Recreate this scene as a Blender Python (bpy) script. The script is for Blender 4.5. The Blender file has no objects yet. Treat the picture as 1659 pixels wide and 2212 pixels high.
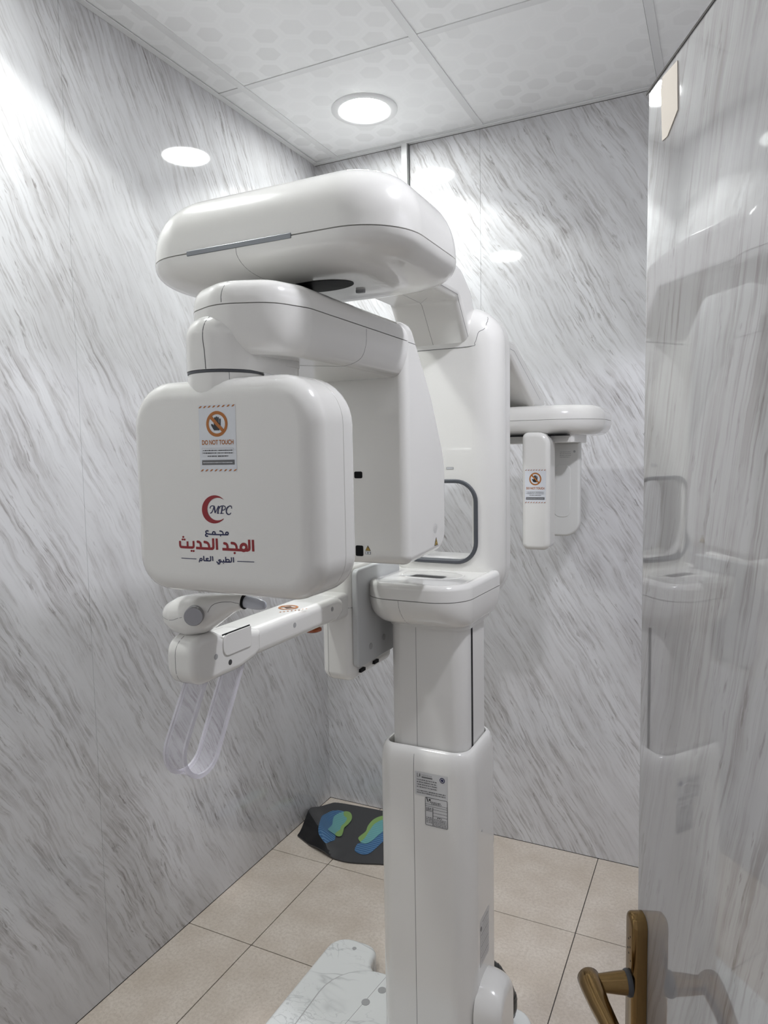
import bpy, bmesh, math, random
from mathutils import Vector, Matrix
from mathutils.bvhtree import BVHTree
PI = math.pi
scene = bpy.context.scene
COL = scene.collection

# ------------------------------------------------------------------ camera
CAM_R = (0.9001267, 0.4352828, -0.0173454)
CAM_U = (-0.0206144, 0.0823335, 0.9963916)
CAM_F = (-0.4351402, 0.8965211, -0.0830836)
cd = bpy.data.cameras.new('camera'); cam = bpy.data.objects.new('camera', cd); COL.objects.link(cam)
cd.sensor_fit = 'HORIZONTAL'; cd.sensor_width = 36.0; cd.lens = 32.7608
cd.clip_start = 0.02; cd.clip_end = 50
M = Matrix.Identity(4)
for i in range(3):
    M[i][0] = CAM_R[i]; M[i][1] = CAM_U[i]; M[i][2] = -CAM_F[i]
M[0][3], M[1][3], M[2][3] = 0.0, 0.0, 1.48
cam.matrix_world = M
scene.camera = cam
# ------------------------------------------------------------------ world, exposure, light levels
wd = bpy.data.worlds.new('world'); scene.world = wd; wd.use_nodes = True
wd.node_tree.nodes['Background'].inputs[0].default_value = (0.95, 0.94, 1.0, 1)
wd.node_tree.nodes['Background'].inputs[1].default_value = 0.42      # soft light of the corridor through the doorway
vs = scene.view_settings
vs.view_transform = 'Standard'; vs.look = 'None'; vs.gamma = 1.0; vs.use_curve_mapping = False
vs.exposure = 0.0
LAMP_WATTS = (26.0, 33.0, 60.0)
LAMP_GLOW = 72.0
LAMPS = [(-1.115, 2.200), (-1.19, 0.857), (0.14, 1.05)]

# ------------------------------------------------------------------ room numbers (metres)
XL, YB, ZC = -1.502, 2.5145, 2.6406
XR, YF = 0.62, 0.17

# ------------------------------------------------------------------ print data: (colour, stroke width, points) in metres
LOGO = [('red',0.00356,[(-0.52027,1.37694),(-0.52018,1.36243)]),('red',0.00356,[(-0.52592,1.37693),(-0.52591,1.37486),(-0.52588,1.37183),(-0.52587,1.36875),(-0.52593,1.36649),(-0.52603,1.36537),(-0.52616,1.3649),(-0.52637,1.36473),(-0.52669,1.3645),(-0.52721,1.36417),(-0.5279,1.36391),(-0.52856,1.36371),(-0.52902,1.36356)]),('red',0.00391,[(-0.53023,1.36707),(-0.53042,1.36603),(-0.5309,1.36505),(-0.53162,1.36419),(-0.53255,1.36352),(-0.53362,1.36307),(-0.53475,1.36288),(-0.53588,1.36297),(-0.53692,1.36332),(-0.5378,1.36392),(-0.53846,1.36472),(-0.53886,1.36566),(-0.53896,1.36669),(-0.53877,1.36774),(-0.53829,1.36872),(-0.53756,1.36958),(-0.53663,1.37025),(-0.53556,1.37069),(-0.53442,1.37088),(-0.5333,1.37079),(-0.53226,1.37043),(-0.53139,1.36983),(-0.53073,1.36904),(-0.53034,1.36809),(-0.53023,1.36707)]),('red',0.00338,[(-0.52817,1.36346),(-0.52917,1.36343),(-0.53056,1.36339),(-0.53236,1.36334),(-0.53457,1.36331),(-0.53716,1.3633),(-0.54015,1.3633),(-0.54358,1.3633),(-0.54747,1.3633),(-0.55247,1.36329),(-0.55838,1.36327),(-0.56391,1.36326),(-0.56775,1.36325)]),('red',0.00338,[(-0.55387,1.37163),(-0.55291,1.37158),(-0.55152,1.37151),(-0.55005,1.37137),(-0.54886,1.37113),(-0.54802,1.37075),(-0.54735,1.37027),(-0.54681,1.36971),(-0.54635,1.36912),(-0.54599,1.36848),(-0.54575,1.36778),(-0.54558,1.36706),(-0.54543,1.36634),(-0.54532,1.36558),(-0.54526,1.36477),(-0.54523,1.36404),(-0.54521,1.36354)]),('red',0,[(-0.54704,1.35923),(-0.54719,1.35868),(-0.54759,1.3582),(-0.54817,1.35787),(-0.54883,1.35773),(-0.5495,1.35781),(-0.55005,1.35809),(-0.5504,1.35853),(-0.55051,1.35907),(-0.55036,1.35961),(-0.54996,1.36009),(-0.54938,1.36042),(-0.54871,1.36056),(-0.54805,1.36048),(-0.5475,1.3602),(-0.54715,1.35976)]),('red',0.00338,[(-0.56529,1.37082),(-0.56457,1.37074),(-0.56352,1.37063),(-0.56242,1.37046),(-0.56154,1.37019),(-0.56095,1.36985),(-0.5605,1.36944),(-0.56016,1.36891),(-0.55988,1.3682),(-0.55968,1.36713),(-0.55957,1.36578),(-0.55951,1.3645),(-0.55947,1.36361)]),('red',0.00356,[(-0.57653,1.37657),(-0.57632,1.36201)]),('red',0.00356,[(-0.58207,1.37651),(-0.58207,1.37431),(-0.58206,1.3711),(-0.58208,1.36784),(-0.58215,1.36548),(-0.58224,1.3644),(-0.58237,1.36405),(-0.58256,1.36401),(-0.58285,1.36387),(-0.58333,1.36357),(-0.58395,1.3633),(-0.58455,1.36308),(-0.58496,1.36292)]),('red',0.00338,[(-0.58316,1.363),(-0.58548,1.36297),(-0.58881,1.36292),(-0.59259,1.36288),(-0.59625,1.36286),(-0.60004,1.36287),(-0.60414,1.3629),(-0.60784,1.36294),(-0.61042,1.36297)]),('red',0.00338,[(-0.59692,1.37134),(-0.59612,1.37127),(-0.59497,1.37117),(-0.59373,1.37102),(-0.59269,1.37079),(-0.59189,1.37048),(-0.59119,1.37011),(-0.59058,1.36965),(-0.59006,1.3691),(-0.58964,1.3684),(-0.5893,1.36758),(-0.58905,1.36672),(-0.58886,1.36591),(-0.58877,1.36511),(-0.58877,1.36428),(-0.5888,1.36355),(-0.58882,1.36304)]),('red',0.00338,[(-0.60807,1.37126),(-0.60739,1.37118),(-0.60641,1.37106),(-0.60537,1.37088),(-0.60453,1.37061),(-0.60392,1.37028),(-0.60342,1.36989),(-0.60302,1.36936),(-0.60271,1.36858),(-0.6025,1.36734),(-0.60241,1.36575),(-0.60237,1.36422),(-0.60234,1.36317)]),('red',0.0032,[(-0.61421,1.37175),(-0.6142,1.37046),(-0.61418,1.36858),(-0.61419,1.36664),(-0.61427,1.3652),(-0.61443,1.36443),(-0.61465,1.36403),(-0.61493,1.36382),(-0.61527,1.36363),(-0.61576,1.36344),(-0.61636,1.36334),(-0.61694,1.36329),(-0.61733,1.36325)]),('red',0.0032,[(-0.61641,1.36322),(-0.61974,1.36319),(-0.62461,1.36315),(-0.62959,1.36312),(-0.63321,1.36316),(-0.63491,1.36324),(-0.63552,1.36336),(-0.63562,1.36354),(-0.63581,1.36378),(-0.63617,1.36402),(-0.6364,1.36426),(-0.63655,1.36467),(-0.63667,1.36536),(-0.63675,1.36659),(-0.63677,1.36822),(-0.63676,1.36979),(-0.63675,1.37087)]),('red',0.00302,[(-0.62418,1.371),(-0.62421,1.36332)]),('red',0,[(-0.62921,1.37658),(-0.62937,1.37607),(-0.62976,1.37563),(-0.63032,1.37532),(-0.63097,1.3752),(-0.63161,1.37528),(-0.63215,1.37554),(-0.63249,1.37596),(-0.63259,1.37646),(-0.63244,1.37697),(-0.63205,1.37741),(-0.63148,1.37772),(-0.63083,1.37784),(-0.63019,1.37776),(-0.62966,1.3775),(-0.62931,1.37708)]),('red',0,[(-0.63051,1.37331),(-0.63066,1.3728),(-0.63105,1.37236),(-0.63162,1.37205),(-0.63227,1.37193),(-0.63292,1.372),(-0.63345,1.37227),(-0.6338,1.37268),(-0.6339,1.37318),(-0.63374,1.37369),(-0.63335,1.37414),(-0.63279,1.37444),(-0.63213,1.37457),(-0.63149,1.37449),(-0.63095,1.37423),(-0.63061,1.37381)]),('red',0,[(-0.62723,1.37329),(-0.62739,1.37278),(-0.62778,1.37234),(-0.62834,1.37203),(-0.62899,1.37191),(-0.62963,1.37198),(-0.63016,1.37225),(-0.63051,1.37266),(-0.63061,1.37316),(-0.63045,1.37367),(-0.63007,1.37411),(-0.6295,1.37442),(-0.62885,1.37455),(-0.62821,1.37447),(-0.62768,1.3742),(-0.62733,1.37379)]),('red',0,[(-0.61626,1.35892),(-0.61641,1.35841),(-0.61679,1.35797),(-0.61735,1.35766),(-0.618,1.35753),(-0.61863,1.3576),(-0.61916,1.35786),(-0.6195,1.35827),(-0.6196,1.35877),(-0.61945,1.35928),(-0.61906,1.35973),(-0.61851,1.36004),(-0.61786,1.36016),(-0.61722,1.36009),(-0.6167,1.35983),(-0.61636,1.35942)]),('red',0,[(-0.61284,1.35886),(-0.61299,1.35835),(-0.61337,1.35791),(-0.61393,1.3576),(-0.61457,1.35747),(-0.6152,1.35754),(-0.61573,1.3578),(-0.61607,1.35821),(-0.61617,1.35871),(-0.61602,1.35922),(-0.61564,1.35966),(-0.61508,1.35997),(-0.61444,1.3601),(-0.6138,1.36003),(-0.61328,1.35977),(-0.61294,1.35936)]),('navy',0.00178,[(-0.55761,1.38363),(-0.5577,1.38323),(-0.55792,1.38285),(-0.55825,1.38251),(-0.55868,1.38225),(-0.55917,1.38208),(-0.5597,1.38201),(-0.56022,1.38204),(-0.56069,1.38218),(-0.5611,1.38241),(-0.56141,1.38272),(-0.56159,1.38309),(-0.56164,1.38349),(-0.56156,1.3839),(-0.56134,1.38428),(-0.561,1.38462),(-0.56057,1.38488),(-0.56008,1.38505),(-0.55956,1.38512),(-0.55904,1.38508),(-0.55856,1.38494),(-0.55815,1.38471),(-0.55785,1.3844),(-0.55766,1.38403),(-0.55761,1.38363)]),('navy',0.00178,[(-0.55795,1.38193),(-0.56065,1.38185),(-0.56453,1.38173),(-0.56887,1.38162),(-0.57293,1.38154),(-0.57688,1.38153),(-0.58099,1.38156),(-0.58465,1.38159),(-0.58721,1.38162)]),('navy',0.00178,[(-0.57112,1.38615),(-0.5706,1.38615),(-0.56984,1.38615),(-0.56902,1.38611),(-0.5683,1.38596),(-0.56769,1.38571),(-0.56711,1.38537),(-0.56659,1.38496),(-0.56617,1.38447),(-0.56586,1.38383),(-0.56565,1.38305),(-0.56551,1.38231),(-0.56541,1.38181)]),('navy',0,[(-0.56892,1.38012),(-0.56901,1.37982),(-0.56923,1.37956),(-0.56956,1.37938),(-0.56993,1.3793),(-0.5703,1.37935),(-0.57061,1.37951),(-0.57081,1.37976),(-0.57087,1.38005),(-0.57078,1.38036),(-0.57056,1.38062),(-0.57024,1.3808),(-0.56986,1.38087),(-0.56949,1.38082),(-0.56918,1.38067),(-0.56898,1.38042)]),('navy',0.00178,[(-0.57826,1.38335),(-0.57836,1.38291),(-0.57859,1.38249),(-0.57895,1.38212),(-0.57941,1.38183),(-0.57993,1.38164),(-0.58049,1.38157),(-0.58104,1.3816),(-0.58155,1.38176),(-0.58198,1.38202),(-0.58231,1.38236),(-0.5825,1.38277),(-0.58256,1.38321),(-0.58246,1.38366),(-0.58223,1.38408),(-0.58187,1.38444),(-0.58141,1.38473),(-0.58089,1.38492),(-0.58033,1.385),(-0.57977,1.38496),(-0.57927,1.3848),(-0.57883,1.38454),(-0.57851,1.3842),(-0.57832,1.3838),(-0.57826,1.38335)]),('navy',0.00178,[(-0.589,1.38557),(-0.58946,1.38567),(-0.59013,1.38583),(-0.59086,1.38594),(-0.5915,1.38592),(-0.59208,1.38571),(-0.59266,1.38537),(-0.59312,1.38497),(-0.59338,1.38456),(-0.59337,1.38415),(-0.59317,1.3837),(-0.59283,1.38326),(-0.59237,1.38288),(-0.59182,1.38255),(-0.59116,1.38226),(-0.59037,1.38202),(-0.58945,1.38183),(-0.58824,1.3817),(-0.5868,1.38163),(-0.58545,1.3816),(-0.58452,1.38157)]),('navy',0.00178,[(-0.59122,1.38248),(-0.59173,1.38221),(-0.59247,1.38181),(-0.59322,1.38137),(-0.59373,1.38096),(-0.59396,1.38058),(-0.59402,1.38019),(-0.59395,1.37983),(-0.5938,1.37952),(-0.59355,1.37928),(-0.5932,1.37909),(-0.59276,1.37895),(-0.5923,1.37886),(-0.59173,1.37884),(-0.59107,1.37889),(-0.59046,1.37896),(-0.59003,1.37901)]),('navy',0.0016,[(-0.55092,1.35375),(-0.55094,1.34723)]),('navy',0.0016,[(-0.55415,1.35352),(-0.55412,1.35255),(-0.55406,1.35115),(-0.55406,1.34971),(-0.55419,1.34862),(-0.55456,1.34801),(-0.55509,1.34767),(-0.55563,1.34747),(-0.55599,1.34732)]),('navy',0.00151,[(-0.55731,1.3491),(-0.55743,1.34869),(-0.55773,1.3483),(-0.55819,1.34795),(-0.55878,1.34767),(-0.55946,1.34748),(-0.56019,1.34739),(-0.56092,1.3474),(-0.56159,1.34752),(-0.56217,1.34774),(-0.5626,1.34805),(-0.56287,1.34841),(-0.56294,1.34881),(-0.56283,1.34922),(-0.56253,1.34962),(-0.56207,1.34996),(-0.56147,1.35024),(-0.56079,1.35043),(-0.56005,1.35052),(-0.55933,1.35051),(-0.55866,1.35039),(-0.55809,1.35017),(-0.55766,1.34986),(-0.55739,1.3495),(-0.55731,1.3491)]),('navy',0.0016,[(-0.56317,1.35364),(-0.5631,1.34738)]),('navy',0.0016,[(-0.55582,1.34733),(-0.56743,1.34701)]),('navy',0.0016,[(-0.56642,1.34992),(-0.56673,1.34705)]),('navy',0,[(-0.56628,1.34522),(-0.56635,1.34497),(-0.56653,1.34475),(-0.5668,1.34459),(-0.56711,1.34453),(-0.56741,1.34456),(-0.56766,1.34469),(-0.56782,1.34489),(-0.56787,1.34513),(-0.5678,1.34538),(-0.56762,1.3456),(-0.56735,1.34575),(-0.56705,1.34582),(-0.56674,1.34578),(-0.56649,1.34566),(-0.56633,1.34546)]),('navy',0.0016,[(-0.56673,1.34705),(-0.56729,1.34701),(-0.56812,1.34695),(-0.56897,1.34694),(-0.56964,1.34704),(-0.57007,1.34733),(-0.57037,1.34776),(-0.57058,1.34819),(-0.57073,1.34848)]),('navy',0.0016,[(-0.5713,1.34953),(-0.57184,1.34944),(-0.57263,1.34933),(-0.57341,1.34917),(-0.57391,1.34896),(-0.57404,1.34867),(-0.57395,1.34831),(-0.57373,1.34794),(-0.57343,1.34763),(-0.57298,1.3474),(-0.57235,1.34722),(-0.57179,1.34704),(-0.57152,1.3468),(-0.57162,1.34645),(-0.57196,1.34603),(-0.57245,1.34564),(-0.57301,1.34536),(-0.57367,1.3452),(-0.57448,1.34512),(-0.57528,1.34514),(-0.57595,1.34528),(-0.57645,1.3456),(-0.57685,1.34609),(-0.57716,1.34659),(-0.57739,1.34692)]),('navy',0,[(-0.57459,1.34377),(-0.57466,1.34352),(-0.57485,1.3433),(-0.57511,1.34315),(-0.57542,1.34308),(-0.57573,1.34311),(-0.57598,1.34324),(-0.57615,1.34344),(-0.5762,1.34368),(-0.57613,1.34394),(-0.57594,1.34415),(-0.57567,1.34431),(-0.57536,1.34437),(-0.57506,1.34434),(-0.57481,1.34422),(-0.57464,1.34401)]),('navy',0,[(-0.57264,1.34373),(-0.57271,1.34348),(-0.57289,1.34326),(-0.57316,1.34311),(-0.57347,1.34304),(-0.57377,1.34308),(-0.57403,1.3432),(-0.57419,1.3434),(-0.57424,1.34365),(-0.57417,1.3439),(-0.57398,1.34412),(-0.57372,1.34427),(-0.57341,1.34434),(-0.5731,1.3443),(-0.57285,1.34418),(-0.57269,1.34398)]),('navy',0.0016,[(-0.58406,1.35348),(-0.58364,1.34724)]),('navy',0.0016,[(-0.58721,1.35347),(-0.58719,1.35241),(-0.58715,1.35086),(-0.58716,1.34929),(-0.58728,1.34814),(-0.58761,1.34757),(-0.58808,1.34733),(-0.58854,1.34726),(-0.58886,1.34719)]),('navy',0.0016,[(-0.58868,1.3472),(-0.59839,1.34699)]),('navy',0.0016,[(-0.59036,1.34986),(-0.59082,1.34994),(-0.59147,1.35006),(-0.59218,1.35016),(-0.59279,1.35017),(-0.59331,1.35006),(-0.59382,1.34987),(-0.59421,1.34963),(-0.59437,1.34937),(-0.59423,1.34907),(-0.59385,1.34872),(-0.59337,1.34837),(-0.59289,1.34807),(-0.59237,1.34781),(-0.59178,1.34757),(-0.59123,1.34737),(-0.59085,1.34723)]),('navy',0.0016,[(-0.59827,1.35322),(-0.5983,1.34699)]),('navy',0.00151,[(-0.60097,1.34831),(-0.60105,1.34793),(-0.60125,1.34757),(-0.60156,1.34725),(-0.60195,1.347),(-0.6024,1.34683),(-0.60288,1.34676),(-0.60335,1.34679),(-0.60379,1.34691),(-0.60415,1.34712),(-0.60443,1.34741),(-0.6046,1.34775),(-0.60464,1.34812),(-0.60456,1.3485),(-0.60436,1.34886),(-0.60405,1.34918),(-0.60366,1.34943),(-0.60321,1.3496),(-0.60273,1.34967),(-0.60226,1.34965),(-0.60183,1.34952),(-0.60146,1.34931),(-0.60118,1.34902),(-0.60102,1.34868),(-0.60097,1.34831)]),('navy',0.00151,[(-0.60432,1.34727),(-0.60454,1.34715),(-0.60486,1.34698),(-0.6052,1.34677),(-0.60546,1.34648),(-0.60561,1.34607),(-0.60571,1.34555),(-0.60577,1.34506),(-0.60582,1.34472)]),('navy',0.00089,[(-0.63541,1.34848),(-0.61022,1.34864)]),('navy',0.00089,[(-0.54506,1.34895),(-0.51902,1.3494)]),('red',-1,[(-0.56343,1.42658),(-0.56516,1.42794),(-0.56708,1.4291),(-0.56915,1.43003),(-0.57135,1.43073),(-0.57365,1.43119),(-0.57602,1.4314),(-0.57841,1.43135),(-0.5808,1.43104),(-0.58316,1.43049),(-0.58544,1.42968),(-0.58762,1.42865),(-0.58966,1.42739),(-0.59154,1.42593),(-0.59322,1.42429),(-0.59468,1.4225),(-0.5959,1.42057),(-0.59686,1.41853),(-0.59755,1.41642),(-0.59794,1.41427),(-0.59805,1.41211),(-0.59786,1.40996),(-0.59739,1.40787),(-0.59663,1.40586),(-0.59559,1.40397),(-0.5943,1.40221),(-0.59277,1.40063),(-0.59103,1.39923),(-0.5891,1.39804),(-0.58701,1.39708),(-0.58479,1.39636),(-0.58248,1.39588),(-0.5801,1.39567),(-0.57769,1.39571),(-0.5753,1.39601),(-0.57294,1.39656),(-0.57066,1.39735),(-0.56849,1.39837),(-0.56646,1.39961),(-0.56459,1.40105),(-0.56359,1.40263),(-0.56538,1.40162),(-0.56728,1.4008),(-0.56928,1.4002),(-0.57133,1.3998),(-0.57342,1.39964),(-0.57549,1.3997),(-0.57753,1.39998),(-0.57949,1.40049),(-0.58135,1.40122),(-0.58308,1.40215),(-0.58464,1.40327),(-0.58602,1.40456),(-0.58719,1.406),(-0.58813,1.40757),(-0.58883,1.40925),(-0.58927,1.411),(-0.58944,1.4128),(-0.58936,1.41462),(-0.589,1.41642),(-0.58839,1.41819),(-0.58754,1.41989),(-0.58644,1.4215),(-0.58514,1.42298),(-0.58364,1.42432),(-0.58196,1.4255),(-0.58015,1.42649),(-0.57822,1.42728),(-0.57622,1.42786),(-0.57416,1.42822),(-0.57208,1.42836),(-0.57002,1.42827),(-0.568,1.42796),(-0.56606,1.42743),(-0.56423,1.42669),(-0.56254,1.42575)]),('navy',0.00116,[(-0.58472,1.41465),(-0.58471,1.41498),(-0.58471,1.41546),(-0.58464,1.41598),(-0.58446,1.41643),(-0.58412,1.41682),(-0.58368,1.41718),(-0.58316,1.4175),(-0.58261,1.41774),(-0.58201,1.4179),(-0.58134,1.41798),(-0.58068,1.41801),(-0.5801,1.418),(-0.57961,1.4179),(-0.57916,1.41774),(-0.57879,1.41757),(-0.57853,1.41746)]),('navy',0.00116,[(-0.57852,1.4176),(-0.5788,1.41681),(-0.57919,1.41568),(-0.57965,1.41444),(-0.58015,1.41331),(-0.58067,1.41231),(-0.58124,1.41133),(-0.58185,1.41044),(-0.58246,1.40972),(-0.58314,1.40919),(-0.58389,1.40883),(-0.58456,1.40857),(-0.58502,1.40838)]),('navy',0.00196,[(-0.57834,1.4176),(-0.57822,1.41684),(-0.57804,1.41576),(-0.57784,1.41453),(-0.57765,1.41336),(-0.57747,1.41217),(-0.57727,1.41091),(-0.57709,1.40977),(-0.57697,1.40898)]),('navy',0.00098,[(-0.57697,1.40898),(-0.57123,1.41815)]),('navy',0.00187,[(-0.57123,1.41815),(-0.57138,1.4173),(-0.57159,1.41609),(-0.57184,1.41474),(-0.57206,1.41347),(-0.57229,1.41222),(-0.57253,1.41091),(-0.57275,1.40974),(-0.57289,1.40893)]),('navy',0.00089,[(-0.57416,1.40848),(-0.57078,1.40869)]),('navy',0.00178,[(-0.56528,1.41747),(-0.56547,1.41663),(-0.56575,1.41543),(-0.56607,1.4141),(-0.56636,1.41287),(-0.56666,1.41172),(-0.56697,1.41053),(-0.56724,1.40949),(-0.56743,1.40876)]),('navy',0.00089,[(-0.56921,1.40844),(-0.56357,1.4087)]),('navy',0.00116,[(-0.56997,1.41478),(-0.56992,1.41518),(-0.56984,1.41577),(-0.56968,1.41639),(-0.56935,1.41691),(-0.56878,1.4173),(-0.56805,1.41763),(-0.56722,1.41789),(-0.56639,1.41809),(-0.56552,1.41822),(-0.56459,1.41828),(-0.56368,1.41827),(-0.56288,1.41815),(-0.56215,1.4179),(-0.56147,1.41755),(-0.56092,1.41712),(-0.56058,1.41664),(-0.56051,1.41608),(-0.56065,1.41543),(-0.56093,1.41478),(-0.56131,1.41424),(-0.56179,1.4138),(-0.56241,1.41343),(-0.56308,1.41314),(-0.56373,1.41293),(-0.5644,1.41282),(-0.56511,1.41282),(-0.56574,1.41286),(-0.56619,1.41288)]),('navy',0.00116,[(-0.55109,1.41513),(-0.55105,1.41559),(-0.55099,1.41627),(-0.55099,1.41697),(-0.55116,1.4175),(-0.55153,1.41784),(-0.55206,1.41807),(-0.55267,1.4182),(-0.55329,1.41824),(-0.55398,1.41812),(-0.55474,1.41788),(-0.55544,1.4176),(-0.55593,1.41742)]),('navy',0.0016,[(-0.55593,1.41742),(-0.55641,1.41696),(-0.5571,1.4163),(-0.55783,1.41554),(-0.5584,1.41478),(-0.5588,1.41402),(-0.55912,1.4132),(-0.55933,1.41238),(-0.55941,1.4116),(-0.55935,1.41085),(-0.55917,1.41009),(-0.55887,1.4094),(-0.55849,1.40881),(-0.55794,1.40834),(-0.55725,1.40796),(-0.55658,1.40767),(-0.55611,1.40746)]),('navy',0.00107,[(-0.55611,1.40746),(-0.55567,1.40755),(-0.55502,1.40766),(-0.55433,1.40783),(-0.55374,1.40807),(-0.55326,1.40847),(-0.55282,1.40897),(-0.55245,1.40946),(-0.55219,1.40979)])]
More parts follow.
